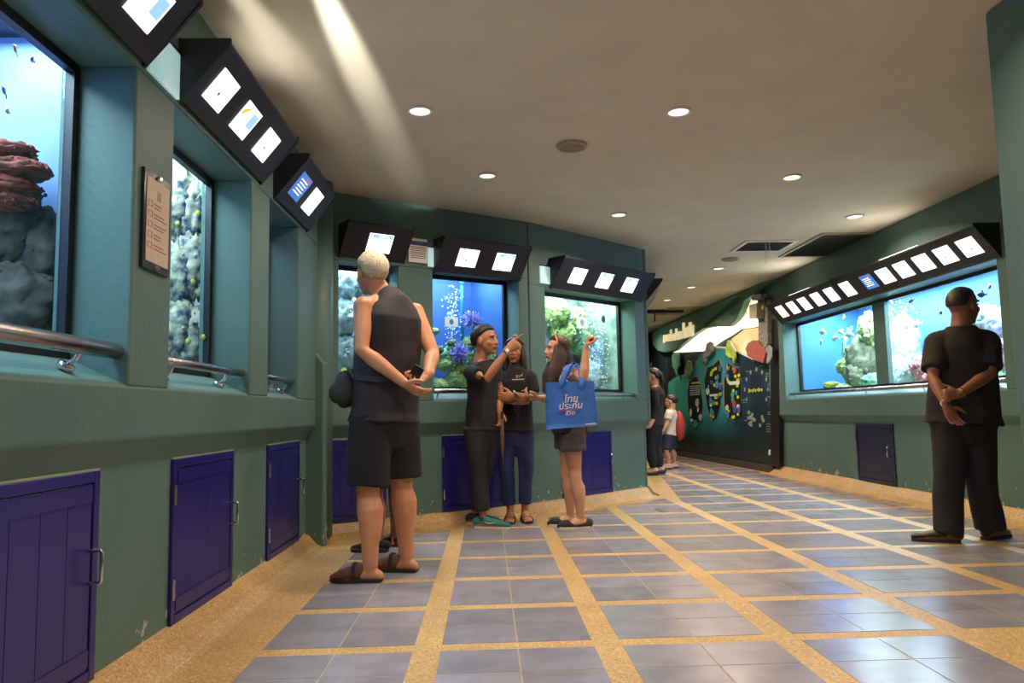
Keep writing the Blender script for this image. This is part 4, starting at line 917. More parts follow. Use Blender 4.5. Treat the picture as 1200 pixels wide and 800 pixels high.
# glowing wave and header fascia with raised letters
M_GLOW = mat('lit_wave', '#fff1d2', '#ffe9bd', 1.2, .4, emit=1.5)
M_GLOW2 = mat('lit_cream', '#f2dcae', '#d9b87e', 1.5, .5, emit=.35)
wv = empty('light_wave', mp(850, 412, .03), 'glowing cream wave-shaped light cove over the mural', 'light')
mpoly([(790, 413), (797, 410), (809, 400), (820, 391), (830, 385), (842.5, 382.5), (855, 382.5), (861, 382), (869, 375), (877, 360), (882.6, 345), (888, 347), (891, 353), (888, 357), (888, 374), (892, 382), (880, 384), (869, 385.5), (858, 393), (848, 398.5), (840, 404), (824, 411.5)], .03, .02, 'wave', M_GLOW, wv)
mpoly([(858, 397), (873, 386), (896, 383), (898, 401), (886, 419), (863, 410.5)], .022, .012, 'cream_panel', M_GLOW2, wv)
M_FAS = mat('fascia_green', '#4d7468', '#5a8272', 1.6, .5)
sg = empty('sign_fascia', mp(820, 400, .1), 'dark green wavy header fascia with raised cream letters', 'sign')
mpoly([(770, 388), (812, 369.5), (855, 350.5), (904, 331), (886, 336), (882.6, 344), (877, 360), (869, 375), (861, 382), (855, 382.5), (842.5, 382.5), (830, 385), (820, 391), (809, 400), (797, 410), (785, 413), (776, 411), (770, 404)], .05, .10, 'fascia_board', M_FAS, sg, .02)
M_LET = mat('cream_letters', '#f4e3b8', '#e8d29c', 6, .4, emit=.5)
def z1(pts): return [(755+x/8, 330+y/8) for x, y in pts]
for i, (x, t, b, w) in enumerate(((190, 505, 575, 9), (212, 500, 560, 8), (232, 492, 560, 8), (252, 450, 556, 9), (272, 492, 552, 8), (292, 480, 550, 9), (302, 440, 545, 9), (322, 470, 545, 10), (345, 468, 538, 10), (370, 385, 532, 12), (392, 432, 525, 10), (410, 428, 520, 12), (430, 380, 415, 16), (433, 425, 512, 14), (455, 405, 505, 13))):
    mpoly(z1([(x, t), (x+w, t-2), (x+w, b-2), (x, b)]), .152, .03, 'letter', M_LET, sg)
for i, (x0, x1, y) in enumerate(((190, 240, 500), (252, 300, 492), (302, 350, 470), (370, 400, 440), (410, 466, 420))): mpoly(z1([(x0, y), (x1, y-8), (x1, y+6), (x0, y+14)]), .155, .025, 'letter', M_LET, sg)
for x, y in ((530, 420), (690, 372)): mpoly(z1([(x-36*1, y-10), (x+36, y-16), (x+36, y+12), (x-36, y+16)]), .152, .004, 'painted_fish', mat('olive_print', '#8a8a4a', '#7a7c44', 8, .5), sg)
# stone-look column with lamp head and speaker at the end of the mural
M_STN = mat('stone_column', '#8d8f80', '#5c5f55', 40, .8, bump=.6)
st = empty('stone_column', mp(902, 402, .05), 'rough grey stone column between the mural and the right wall screens', 'column')
mpoly([(896, 352), (908, 351), (908, 403), (904, 408), (897, 402)], .04, .10, 'shaft', M_STN, st)
sp = empty('speaker', mp(891, 373, .15), 'small beige loudspeaker box on the stone column', 'speaker')
mpoly([(887.5, 357), (896.5, 355), (896.5, 373), (887.5, 373)], .12, .12, 'cabinet', M_BEIGE, sp, .005)
mpoly([(893, 358), (895, 357.5), (895, 362), (893, 362.5)], .241, .004, 'badge', mat('badge_gold', '#c9b050', '#b09a44', 5, .4), sp)
lm = empty('lamp_head', mp(895, 352, .15), 'grey floodlight head above the beige loudspeaker', 'lamp')
mpoly([(889, 349), (891, 346), (900, 344), (902, 350), (892, 352)], .1, .12, 'housing', mat('grey_metal', '#8a8c8c', '#7a7c7c', 8, .4), lm, .005)
MB().tube([mp(897, 350, .16), mp(898, 356, .13)], [.02, .02], n=8).build('bracket', M_BLACK, lm)
mpoly([(897, 333), (909, 329), (909, 352), (898, 352)], .02, .03, 'blue_patch', mat('blue_patch_paint', '#2c4a78', '#263f68', 5, .6), wm)
so = empty('wall_socket', mp(903, 530, .04), 'white power socket low on the mural board', 'socket')
mpoly(z3([(648, 677), (672, 675), (672, 708), (648, 710)]), .036, .012, 'plate', M_WHITE, so, .003)
mpoly(z3([(655, 684), (665, 683), (665, 693), (655, 694)]), .048, .003, 'outlet', M_INK, so)
# round convex mirror at the far end behind the woman
p = aty(782, 447, 16.5); root = empty('round_mirror', p, 'large round dark disc at the far end of the corridor', 'disc')
MB().tube([p, p+np.array([0, .03, 0])], [.52, .52], n=40, cap='flat').build('disc', mat('disc_grey', '#59656e', '#4c5860', 3, .3), root)
n_ = 40; MB().add([(p[0]+r_*math.cos(2*math.pi*i/n_), p[1]-.01*(r_ < .53), p[2]+r_*math.sin(2*math.pi*i/n_)) for r_ in (.52, .55) for i in range(n_)], [(i, (i+1) % n_, n_+(i+1) % n_, n_+i) for i in range(n_)]).build('rim', M_FRAME, root)
MB().tube([(p[0], p[1]+.05, 0), (p[0], p[1]+.05, p[2]-.3)], [.03, .03], n=10).build('stand', M_FRAME, root)
# ================================================================== PEOPLE
def skin(name, c1, c2): return mat(name, c1, c2, 9, .5, sss=.12)
M_SKA = skin('skin_fair_warm', '#c98e68', '#bb7f5c'); M_SKB = skin('skin_tan', '#b07a56', '#a06c4c'); M_SKC = skin('skin_light', '#cf9c7c', '#c28e70'); M_SKD = skin('skin_brown', '#8a5a44', '#7c503c')
M_CBLK = mat('black_cotton', '#1e1a20', '#18151a', 12, .9, bump=.2, bscale=60); M_CNVY = mat('navy_black_cotton', '#1a171f', '#15131a', 12, .9, bump=.2, bscale=60)
M_TANK = mat('charcoal_jersey', '#29232a', '#211c22', 12, .8, bump=.15, bscale=60)
M_JEAN = mat('blue_denim', '#2c3566', '#232a56', 14, .9, bump=.25, bscale=90); M_JEANK = mat('charcoal_denim', '#28262b', '#201e23', 14, .9, bump=.25, bscale=90)
M_GREY = mat('grey_denim', '#5a5458', '#474246', 40, .9, bump=.25, bscale=90)
M_HBLK = mat('black_hair', '#1a1518', '#241d1f', 60, .45, bump=.5, bscale=140); M_HBRN = mat('dark_brown_hair', '#2c1e1c', '#3a2824', 60, .45, bump=.5, bscale=140); M_HWHT = mat('white_hair', '#d8ccb0', '#b8aa8c', 60, .7, bump=.8, bscale=140)
M_EYEW = mat('eye_white', '#d8d0c8', '#cfc7bf', 8, .3); M_EYEB = mat('eye_dark', '#1c1210', '#201614', 8, .2); M_LIP = mat('lip_skin', '#a85f52', '#9c564a', 8, .5)
def lerp(a, b, t): return np.asarray(a)*(1-t)+np.asarray(b)*t
def sstep(x): x = max(0., min(1., x)); return x*x*(3-2*x)

def hand(B, wr, d, pn, ts, curls, thumb=(.6, .75, .35), k=1.0):
    d = nrm(d); pn = np.asarray(pn, float); pn = nrm(pn-d*(pn @ d)); ts = nrm(np.asarray(ts, float)-d*(np.asarray(ts) @ d)-pn*(np.asarray(ts) @ pn))
    wr = np.asarray(wr, float)
    B.tube([wr-d*.02*k, wr+d*.02*k, wr+d*.055*k, wr+d*.088*k], [(.026*k, .02*k), (.034*k, .018*k), (.041*k, .016*k), (.039*k, .012*k)], ts, 14)
    for i, L in enumerate((.074, .082, .076, .058)):
        L *= k; p = wr+d*.086*k+ts*(.0315-.021*i)*k; dd = nrm(d+ts*(.10-.07*i)); a = 0; pts = [p-dd*.012]; rads = [.0095*k]
        for j, (fr, cu) in enumerate(zip((.46, .30, .24), curls[i])):
            a += math.radians(cu); v = dd*math.cos(a)+pn*math.sin(a); p = p+v*L*fr; pts.append(p); rads.append((.0088-.0009*j)*k)
        B.tube(pts, rads, ts, 9)
    tv = nrm(d*thumb[0]+ts*thumb[1]+pn*thumb[2]); tb = wr+d*.028*k+ts*.028*k; t1 = tb+tv*.036*k; t2 = t1+nrm(tv+d*.5)*.03*k; t3 = t2+nrm(tv*.6+d*.9)*.022*k
    B.tube([tb, t1, t2, t3], [.014*k, .0115*k, .0095*k, .0075*k], pn, 9)
REST = [(18, 22, 15), (22, 26, 18), (26, 30, 20), (30, 34, 22)]
FIST = [(75, 90, 60)]*4
POINT = [(4, 3, 2), (70, 85, 60), (78, 88, 60), (80, 90, 60)]
HOLD = [(35, 40, 25), (38, 42, 28), (40, 45, 28), (42, 46, 30)]

def head(B, c, fw, s=1.0, tilt=0.0):
    fw = nrm(fw); rt = nrm(np.cross(fw, UP)); up = np.cross(rt, fw); A = (rt, fw, up)
    f = lambda r, fo, u: c+(rt*r+fw*fo+up*u)*s
    E = lambda p, r: B.ell(p, tuple(x*s for x in r), A, 22, 14)
    E(f(0, -.012, .025), (.074, .094, .088)); E(f(0, .022, -.03), (.060, .070, .082)); E(f(0, .034, -.072), (.045, .046, .036)); E(f(0, .066, -.092), (.022, .02, .018))
    B.tube([f(0, .084, .014), f(0, .096, -.008), f(0, .100, -.026)], [.008*s, .0095*s, .0125*s], rt, 10)
    for q in (-1, 1):
        E(f(q*.012, .090, -.030), (.009, .012, .008)); E(f(q*.036, .056, -.026), (.022, .024, .024)); E(f(q*.028, .076, .028), (.024, .012, .009)); E(f(q*.076, -.006, -.012), (.009, .019, .032))
    E(f(0, .083, -.056), (.024, .014, .013))
    return A, f
def face_parts(parent, A, f, s):
    rt, fw, up = A
    for q in (-1, 1):
        e = MB(); e.ell(f(q*.031, .071, .004), (.0145*s, .011*s, .0075*s), A, 12, 8); eo = e.build('eye', M_EYEW, parent, True)
        e = MB(); e.ell(f(q*.031, .0795, .004), (.0062*s, .0035*s, .0062*s), A, 10, 6); e.build('iris', M_EYEB, eo, True)
        e = MB(); e.tube([f(q*.017, .0845, .011), f(q*.031, .0815, .0125), f(q*.046, .071, .008)], [.0026*s]*3, up, 6); e.build('eyelid', M_EYEB, eo, True)
        e = MB(); e.tube([f(q*.014, .091, .026), f(q*.032, .087, .031), f(q*.051, .071, .026)], [.003*s, .0042*s, .0022*s], rt, 6); e.build('eyebrow', M_HBLK, parent, True)
    e = MB(); e.tube([f(-.023, .085, -.057), f(-.01, .0965, -.054), f(0, .0985, -.0555), f(.01, .0965, -.054), f(.023, .085, -.057)], [.003*s, .0052*s, .0045*s, .0052*s, .003*s], up, 8)
    e.tube([f(-.02, .085, -.0605), f(0, .098, -.0655), f(.02, .085, -.0605)], [.003*s, .006*s, .003*s], up, 8); e.build('lips', M_LIP, parent, True)
def hair_cap(B, c, A, f, s, front=.5, side=-.05, back=-.8, vol=.013, amp=.03, seed=1, nu=44, nv=30):
    off = Vector((seed, 0, 0))
    def fn(d):
        fo = d[1]; thr = (side+(front-side)*sstep(fo/.75)) if fo > 0 else side+(back-side)*sstep(-fo/.55)
        k = sstep((d[2]-thr)/.22)
        return (.70+.30*k)*(1+amp*k*(mnoise.noise(Vector(d)*7+off)+.5*mnoise.noise(Vector(d)*17+off)))
    B.ell(f(0, -.012, .024), ((.074+vol)*s, (.094+vol)*s, (.088+vol)*s), A, nu, nv, fn)

def person(label, Y, J, fw, hfw, D, group=None):
    P = {k: aty(v[0], v[1], Y+(v[2] if len(v) > 2 else 0)) for k, v in J.items() if isinstance(v, tuple)}
    s = D.get('s', 1.0); g = D.get('g', 1.0); sk = D['skin']; vox = D.get('vox', .0055); cv = D.get('cvox', .008)
    fw = nrm(fw); rt = nrm(np.cross(fw, UP))
    base = (P['anL']+P['anR'])/2; root = empty('person', (base[0], base[1], 0), label, 'person', group)
    S = nrm(P['shR']-P['shL']); W = np.linalg.norm(P['shR']-P['shL'])/2; SH = nrm(P['hipR']-P['hipL'])
    Cc = (P['shL']+P['shR'])/2-UP*.015; Pc = (P['hipL']+P['hipR'])/2+UP*.03; nk = P['neck']
    hw, ww, cw = D.get('hw', .165)*g, D.get('ww', .14)*g, min(D.get('cw', .16)*g, W*1.0); hd, wd, cd = D.get('hd', .115)*g, D.get('wd', .10)*g, D.get('cd', .115)*g
    def torso(B, infl, z0, top=True, topw=.78, nkr=.062, hemf=1.0, cap='round', opn=0.0):
        pts = []; rads = []
        for t, w, d in ((z0, (hw if z0 < .2 else ww)*hemf, (hd if z0 < .2 else wd)*hemf), (.0, hw, hd), (.25, (hw+ww)/2, (hd+wd)/2), (.5, ww, wd), (.75, (ww+cw)/2*1.03, (wd+cd)/2), (.93, cw, cd)):
            if pts and t <= z0+.03: continue
            pts.append(lerp(Pc, Cc, t)); rads.append((w+infl, d+infl))
        if top:
            pts += [Cc+UP*.02, Cc+UP*.055, lerp(Cc+UP*.06, nk, .6)-UP*opn*.6, nk-UP*opn]; rads += [(cw*.55+W*topw*.45+infl, (cd+.078*g)/2+infl), (W*topw+infl, .078*g+infl), (W*topw*.62+infl, .068+infl), (nkr+infl*.6+opn*.5, nkr+infl*.6+opn*.3)]
        hint = S if D.get('twist', 0) == 0 else SH
        B.tube(pts, rads, hint, 28, cap)
    ag = D.get('ag', 1.0); lg = D.get('lg', 1.0)
    B = MB(); torso(B, -.004, -.06)
    for q in 'LR':
        sh, el, wr = P['sh'+q], P['el'+q], P['wr'+q]; hp, kn, an = P['hip'+q], P['kn'+q], P['an'+q].copy()
        B.tube([lerp(Cc, nk, .75), lerp(nk-UP*.035, sh, .55), sh], [.05, .05, .048*ag], fw, 14)
        B.ell(sh, .054*ag, None, 16, 10); B.tube([sh, lerp(sh, el, .45), el, lerp(el, wr, .3), lerp(el, wr, .75), wr], [.052*ag, .048*ag, .038*ag, .041*ag, .031*ag, .026*ag], fw, 16)
        bk_ = -nrm(D['ft'+q]); B.tube([hp-UP*.01, lerp(hp, kn, .4), lerp(hp, kn, .85), kn, lerp(kn, an, .14), lerp(kn, an, .3)+bk_*.010, lerp(kn, an, .5)+bk_*.010, lerp(kn, an, .75)+bk_*.002, an], [.080*lg, .073*lg, .056*lg, .053*lg, .051*lg, .060*lg, .053*lg, .039*lg, .034*lg], rt, 18)
        ft = nrm(D['ft'+q]); fs = np.cross(ft, UP); fl = D.get('fl', 1.0); gx = np.array([an[0], an[1], 0])
        zz = D.get('heel', 0.0)
        B.tube([gx-ft*.045*fl+UP*(.035+zz), gx+ft*.0*fl+UP*(.05+zz), gx+ft*.07*fl+UP*(.042+zz*.6), gx+ft*.13*fl+UP*.026, gx+ft*.18*fl+UP*.02], [(.03, .03), (.034, .045), (.037, .036), (.042, .022), (.03, .014)], fs, 14)
        B.tube([an, gx+UP*(.04+zz)], [.033*lg, .034], rt, 12)
        if D.get('toes'):
            for j in range(5):
                tb = gx+ft*(.165-.012*j)*fl+fs*(.03-.0155*j)*(1 if q == 'L' else -1)+UP*.018; B.tube([tb, tb+ft*.03], [.0095, .008], fs, 8)
        h = D['hand'+q]; hand(B, wr, h[0], h[1], h[2], h[3], *(h[4:5]), k=D.get('hk', 1.0)) if len(h) > 4 else hand(B, wr, h[0], h[1], h[2], h[3], k=D.get('hk', 1.0))
    c = P['head']; A, f = head(B, c, hfw, D.get('hs', 1.0))
    B.tube([f(0, -.02, -.05), lerp(f(0, -.02, -.05), nk, .6), nk-UP*.03], [.056*D.get('nk', 1.0), .055*D.get('nk', 1.0), .066*D.get('nk', 1.0)], rt, 16)
    remesh(B, 'body', sk, root, vox, 3)
    hs = D.get('hs', 1.0)
    if D.get('face', True): face_parts(root, A, f, hs)
    # clothes
    T = D['top']; B = MB(); infl = T.get('infl', .014)+.004
    torso(B, infl, T.get('hem', -.12), True, T.get('topw', .80), T.get('nk', .068), T.get('hemf', 1.08), 'flat', T.get('open', 0.0))
    if T.get('sleeve'):
        for q in 'LR':
            sh, el, wr = P['sh'+q], P['el'+q], P['wr'+q]; fr = T['sleeve']; r = T.get('sr', .066)*ag
            B.tube([lerp(Cc, nk, .4)-UP*(.01+T.get('open', 0)*.8), lerp(nk-UP*.045, sh, .5)-UP*(.006+T.get('open', 0)*.25), lerp(nk-UP*.03, sh, .85)-UP*.006], [.05, .058, r*.93], fw, 16)
            B.ell(sh-UP*.006, r*.96, None, 18, 12)
            if fr <= 1: B.tube([lerp(sh, el, .0), lerp(sh, el, fr*.5), lerp(sh, el, fr)], [r, r*1.0, r*1.03], fw, 18, 'flat')
            else: B.tube([sh, lerp(sh, el, .5), el, lerp(el, wr, (fr-1)*.5), lerp(el, wr, fr-1)], [r, r*.9, r*.78, r*.7, r*.58], fw, 18, 'flat')
    remesh(B, T['name'], T['mat'], root, cv, 7, T.get('disp', .006)*1.5, 8, (1, 1, .6))
    Q = D['bottom']; B = MB(); infl = Q.get('infl', .016)
    B.tube([lerp(Pc, Cc, .22), lerp(Pc, Cc, .1), Pc, Pc-UP*.07, Pc-UP*.11], [((hw+ww)/2-.004, (hd+wd)/2-.004), (hw+.0, hd+.0), (hw+infl*.55, hd+infl*.55), (hw*.95+infl, hd*.95+infl), (hw*.88+infl, hd*.8+infl)], SH, 28)
    if Q.get('skirt'):
        B.tube([Pc, Pc-UP*Q['skirt']*.5, Pc-UP*Q['skirt']], [(hw+infl, hd+infl), (hw+infl, hd+infl*1.2), (hw*.96+infl, hd*.96+infl)], SH, 28, 'flat')
    for q in 'LR':
        hp, kn, an = P['hip'+q], P['kn'+q], P['an'+q]; fr = Q['len']; r = Q['r']
        if fr <= 1: B.tube([hp+UP*.02, lerp(hp, kn, fr*.5), lerp(hp, kn, fr)], [r[0], r[1], r[2]], rt, 22, 'flat')
        else:
            e = lerp(kn, an, fr-1); B.tube([hp+UP*.02, lerp(hp, kn, .5), kn, lerp(kn, e, .5), e], [r[0], r[1], r[2], r[3], r[4]], rt, 22, 'flat')
    remesh(B, Q['name'], Q['mat'], root, cv, 5, Q.get('disp', .006)*1.3, 8, (1, 1, .7))
    # hair
    Hh = D['hair']; B = MB(); hair_cap(B, c, A, f, hs, *Hh['cap'], vol=Hh.get('vol', .013), amp=Hh.get('amp', .03))
    if 'fall' in Hh:
        for pts, rads in Hh['fall'](f, P): B.tube(pts, rads, A[0], 18)
        remesh(B, 'hair', Hh['mat'], root, .007, 2, .006, 26, (1, 1, .12))
    else: B.build('hair', Hh['mat'], root, True)
    return root, P, f, A, fw, rt
def shoe(root, an, ft, L, m, sole_m, kind='closed', zt=.075, lift=0.0, name='shoe', back=.065):
    ft = nrm(ft); fs = np.cross(ft, UP); g0 = np.array([an[0], an[1], 0])-ft*back
    prof = [(0, .030), (.12, .036), (.35, .035), (.6, .043), (.8, .044), (.93, .034), (1.0, .016)]
    def outline(k, z): return [g0+ft*L*t+fs*w*k+UP*z for t, w in prof]+[g0+ft*L*t-fs*w*k+UP*z for t, w in reversed(prof)]
    so = MB().prism(outline(1.05, .001), UP*.02)
    if kind == 'closed': B = MB(); B.tube([g0+ft*L*t+UP*(.018+h*.5) for t, h in ((.03, zt*.8), (.25, zt), (.5, zt*.72), (.75, zt*.5), (.96, zt*.32))], [(w, h*.55) for w, h in ((.031, zt*.8), (.036, zt), (.041, zt*.72), (.043, zt*.52), (.026, zt*.32))], fs, 16)
    elif kind == 'clog': B = MB(); B.tube([g0+ft*L*t+UP*(.012+h*.5) for t, h in ((.42, .085), (.6, .07), (.8, .052), (.96, .03))], [(w, h*.58) for w, h in ((.041, .085), (.047, .07), (.046, .052), (.028, .03))], fs, 16)
    elif kind == 'flat': B = MB(); B.tube([g0+ft*L*t+UP*(.012+h*.5) for t, h in ((.02, .062), (.2, .04), (.5, .03), (.72, .056), (.86, .05), (.98, .03))], [(w, h*.6) for w, h in ((.034, .062), (.041, .04), (.044, .03), (.048, .056), (.044, .05), (.022, .03))], fs, 14)
    else:
        B = MB()
        for t, h, w in ((.42, .075, .046), (.66, .052, .05)): B.tube([g0+ft*L*t+fs*w*math.cos(a)+UP*(.02+(h-.02)*math.sin(a)) for a in np.linspace(0, math.pi, 9)], [(.016, .004)]*9, ft, 8)
    up = B.build(name, m, root, True); so.build('sole', sole_m, up, bevel=.003)
    return up, g0
M_RUB = mat('dark_rubber', '#2a2120', '#241c1b', 20, .8); M_WSOLE = mat('white_rubber', '#cfcabc', '#c2bdb0', 20, .7)

# ---------------- white-haired man, back turned, hands clasped behind him
fwO = (-.66, .75, 0)
JO = dict(head=(435, 320, .03), neck=(449, 346, .02), shL=(426, 359, -.14), shR=(486, 366, .15), elL=(424, 410, -.22), wrL=(473, 448, -.23), elR=(507, 414, .02), wrR=(502, 438, -.13),
          hipL=(434, 490, -.08), hipR=(468, 488, .08), knL=(431, 570, -.08), anL=(434, 662, -.12), knR=(470, 560, .10), anR=(476, 650, .12))
old = person('white-haired man in black tank top and shorts, hands clasped behind his back', 4.33, JO, fwO, (-.62, .78, -.05),
    dict(skin=M_SKA, hs=1.06, g=1.05, hw=.185, ww=.178, cw=.185, wd=.145, hd=.14, cd=.13, ag=1.08, lg=1.24, nk=1.12, ftL=(-1, .12, 0), ftR=(-.96, .28, 0),
         handL=((.85, -.1, -.6), (.3, .5, .6), (.4, -.3, .8), REST), handR=((-.75, -.35, -.42), (-.1, -.6, .75), (-.3, .5, .6), HOLD),
         top=dict(name='tank_top', mat=M_TANK, hem=-.10, topw=.58, nk=.066, infl=.014, disp=.006), bottom=dict(name='shorts', mat=M_CNVY, len=.98, r=(.118, .120, .122), infl=.02),
         hair=dict(mat=M_HWHT, cap=(.66, -.08, -.9), vol=.013, amp=.05)))
rO, PO, fO, AO, _, rtO = old
for q, ft in (('L', (-1, .12, 0)), ('R', (-.96, .28, 0))):
    u, g0 = shoe(rO, PO['an'+q], ft, .285, mat('brown_suede', '#6a3f2e', '#5a3527', 30, .85, bump=.3), M_RUB, 'clog')
    ft = nrm(ft); fs = np.cross(ft, UP)
    MB().tube([g0+ft*.15+fs*.046*math.cos(a)+UP*(.03+.075*math.sin(a)) for a in np.linspace(.1, math.pi-.1, 9)], [(.012, .004)]*9, ft, 8).build('strap', M_RUB, u)
    MB().box(g0+ft*.15+fs*.03+UP*.093, (.022, .018, .006), (ft, fs, UP)).build('buckle', M_STEEL, u)
# waist bag with belt
Pc = (PO['hipL']+PO['hipR'])/2+UP*.03; wz = aty(450, 436, 4.2)[2]
wc = aty(455, 436, 4.33); SHo = nrm(PO['hipR']-PO['hipL']); FWo = np.cross(UP, SHo)
bc = aty(404, 456, 4.27)
bag = empty('waist_bag', bc-UP*.1, 'dark grey waist bag on a belt around the white-haired man', 'bag')
M_BAGG = mat('charcoal_nylon', '#33343a', '#28292e', 25, .8, bump=.4)
B = MB(); B.ell(bc, (.075, .06, .105), (nrm((.3, -1, 0)), nrm((1, .3, 0)), UP), 20, 14, lambda d: 1+.10*mnoise.noise(Vector(d)*3)); B.build('pouch', M_BAGG, bag, True)
B = MB(); B.ell(bc+np.array([-.03, -.045, -.02]), (.05, .03, .06), None, 16, 10, lambda d: 1+.12*mnoise.noise(Vector(d)*4)); B.build('front_pocket', M_BAGG, bag, True)
beltp = [wc+SHo*.222*math.cos(a)+FWo*.185*math.sin(a)+UP*(.045*math.sin(a*1.0+.6)) for a in np.linspace(0, 2*math.pi, 41)]
beltp[-1] = beltp[0]; B = MB()
for i in range(40):
    a, b = beltp[i], beltp[i+1]; t = nrm(b-a); nn_ = nrm(np.cross(t, UP)); B.box((a+b)/2, (np.linalg.norm(b-a)+.004, .008, .032), (t, nn_, np.cross(nn_, t)))
B.build('belt', M_BAGG, bag)
# phone in his right hand
ph = (PO['wrR']+nrm((-.75, -.35, -.42))*.085)+np.array([.0, -.028, .03]); r = empty('mobile_phone', ph, 'black mobile phone held behind his back by the white-haired man', 'phone')
ax = (nrm((.75, .2, -.45)), nrm((-.1, -1, .1)), nrm((.45, -.05, .75))); MB().box(ph, (.062, .012, .105), ax).build('case', mat('glossy_black', '#17161a', '#131216', 5, .15), r, bevel=.004)
MB().box(ph+ax[1]*.0065, (.052, .001, .08), ax).build('screen', mat('dark_glass', '#0c0d10', '#101216', 5, .05), r)
MB().box(ph+ax[2]*.053, (.05, .013, .004), ax).build('chrome_edge', M_CHROME, r)

# ---------------- person mostly hidden behind him
JH = dict(head=(452, 410), neck=(452, 432), shL=(433, 440, -.06), shR=(471, 440, .06), elL=(430, 470, -.05), wrL=(437, 492, -.08), elR=(475, 470, .05), wrR=(470, 492, .0),
          hipL=(443, 497, -.05), hipR=(462, 497, .05), knL=(441, 575, -.03), anL=(443, 640, -.03), knR=(463, 572, .06), anR=(463, 631, .18))
hid = person('person hidden behind the white-haired man, only calves and dark shoes showing', 5.14, JH, (-.7, .7, 0), (-.7, .7, 0),
    dict(skin=M_SKD, hs=.92, g=.88, ag=.85, lg=.9, vox=.007, ftL=(-.95, .2, 0), ftR=(-.95, .2, 0), face=False,
         handL=((0, 0, -1), (1, 0, 0), (-1, .5, 0), REST), handR=((0, 0, -1), (-1, 0, 0), (-1, .5, 0), REST),
         top=dict(name='shirt', mat=M_CBLK, sleeve=.6, hem=-.1), bottom=dict(name='shorts', mat=M_CNVY, len=.95, r=(.095, .09, .085)), hair=dict(mat=M_HBLK, cap=(.5, -.05, -.8))))
for q in 'LR':
    u, g0 = shoe(hid[0], hid[1]['an'+q], (-.95, .2, 0), .25, M_CBLK, M_RUB, 'closed', .07)
    MB().box(g0+nrm((-.95, .2, 0))*.07+np.array([0, 0, .04]), (.012, .085, .05), (nrm((-.95, .2, 0)), nrm((.2, .95, 0)), UP)).build('orange_strap', mat('orange_strap', '#c8743a', '#b8683a', 9, .6), u)

# ---------------- young man pointing
JB = dict(head=(569, 399, 0), neck=(562, 427, .02), shR=(551, 436, -.12), shL=(579, 433, .14), elR=(571, 443, -.30), wrR=(595, 410, -.30), elL=(586, 463, .12), wrL=(585, 482, .0),
          hipR=(557, 503, -.06), hipL=(573, 503, .06), knR=(561, 553, -.06), anR=(566, 602, -.06), knL=(568, 552, .09), anL=(557, 599, .17))
boy = person('young man in black v-neck t-shirt and dark jeans pointing with his right arm', 6.06, JB, (.72, -.69, 0), (.86, -.52, .02),
    dict(skin=M_SKB, hs=1.06, g=.86, hw=.16, ww=.145, cw=.165, ag=.9, lg=.88, nk=.95, ftR=(.95, -.3, 0), ftL=(.9, -.25, 0),
         handR=((.80, -.1, .52), (0, 1, -.1), (-.4, 0, .9), POINT, (.9, .35, .4)), handL=((.1, -.15, -1), (-.6, -.7, 0), (.6, -.6, 0), HOLD),
         top=dict(name='t_shirt', mat=M_CBLK, hem=-.10, sleeve=.52, sr=.066, nk=.07, open=.045, disp=.007), bottom=dict(name='jeans', mat=M_JEANK, len=1.93, r=(.092, .082, .066, .060, .058), infl=.012, disp=.008),
         hair=dict(mat=M_HBLK, cap=(.46, -.02, -.75), vol=.017, amp=.08)))
rB, PB, fB, AB, fwB, rtB = boy
M_TEALS = mat('teal_knit', '#2f7c78', '#276a68', 30, .7, bump=.3); M_NAVYS = mat('navy_knit', '#232a3c', '#1e2434', 30, .7, bump=.3)
for q, ft in (('R', (.95, -.3, 0)), ('L', (.9, -.25, 0))):
    u, g0 = shoe(rB, PB['an'+q], ft, .29, M_TEALS if q == 'R' else M_NAVYS, M_WSOLE, 'closed', .085)
    ft = nrm(ft); fs = np.cross(ft, UP)
    MB().tube([g0+ft*(.06+.05*t)+UP*(.07-.012*t) for t in (0, 1)], [(.036, .04), (.033, .034)], fs, 14).build('collar', M_NAVYS, u, True)
    if q == 'R':
        sw = [(.09, .062), (.115, .045), (.15, .046), (.19, .062), (.15, .056), (.118, .056)]
        MB().prism([g0+ft*a+fs*.047+UP*z for a, z in sw], fs*.004).build('tick_mark', M_WSOLE, u)
# v-shaped neck opening of skin and wrist watch
v = PB['neck']; dB = fwB
_cc = (PB['shL']+PB['shR'])/2-UP*.015
MB().prism([v+rtB*.05+dB*.086, v-rtB*.05+dB*.086, _cc-UP*.02+dB*.122], dB*.004).build('neckline', M_SKB, rB)
w = PB['wrR']; d = nrm(PB['wrR']-PB['elR']); wt = empty('wrist_watch', w, 'silver wrist watch on the arm the young man points with', 'watch')
MB().tube([w-d*.03, w-d*.012], [.031, .030], (0, 1, 0), 18, 'flat').build('strap', M_CHROME, wt, True)
MB().tube([w-d*.021+np.array([.006, -.028, .01]), w-d*.021+np.array([.008, -.038, .012])], [.015, .014], d, 16, 'flat').build('dial', M_WHITE, wt)
# folded umbrella hanging from his left hand
u0 = PB['wrL']+np.array([.02, -.06, -.08]); um = empty('folded_umbrella', u0-UP*.3, 'thin brown folded umbrella hanging from the hand of the young man', 'umbrella')
MB().tube([u0+UP*.02, u0-UP*.1, u0-UP*.2, u0-UP*.27], [.012, .018, .014, .005], n=10).build('folded_cloth', mat('brown_cloth', '#7a5a44', '#5f4536', 20, .8), um, True)
MB().tube([u0-UP*.26, u0-UP*.33], [.004, .003], n=6).build('tip', M_STEEL, um)
MB().tube([u0+UP*.01, u0+UP*.07], [.012, .012], n=10).build('handle', M_RUB, um)

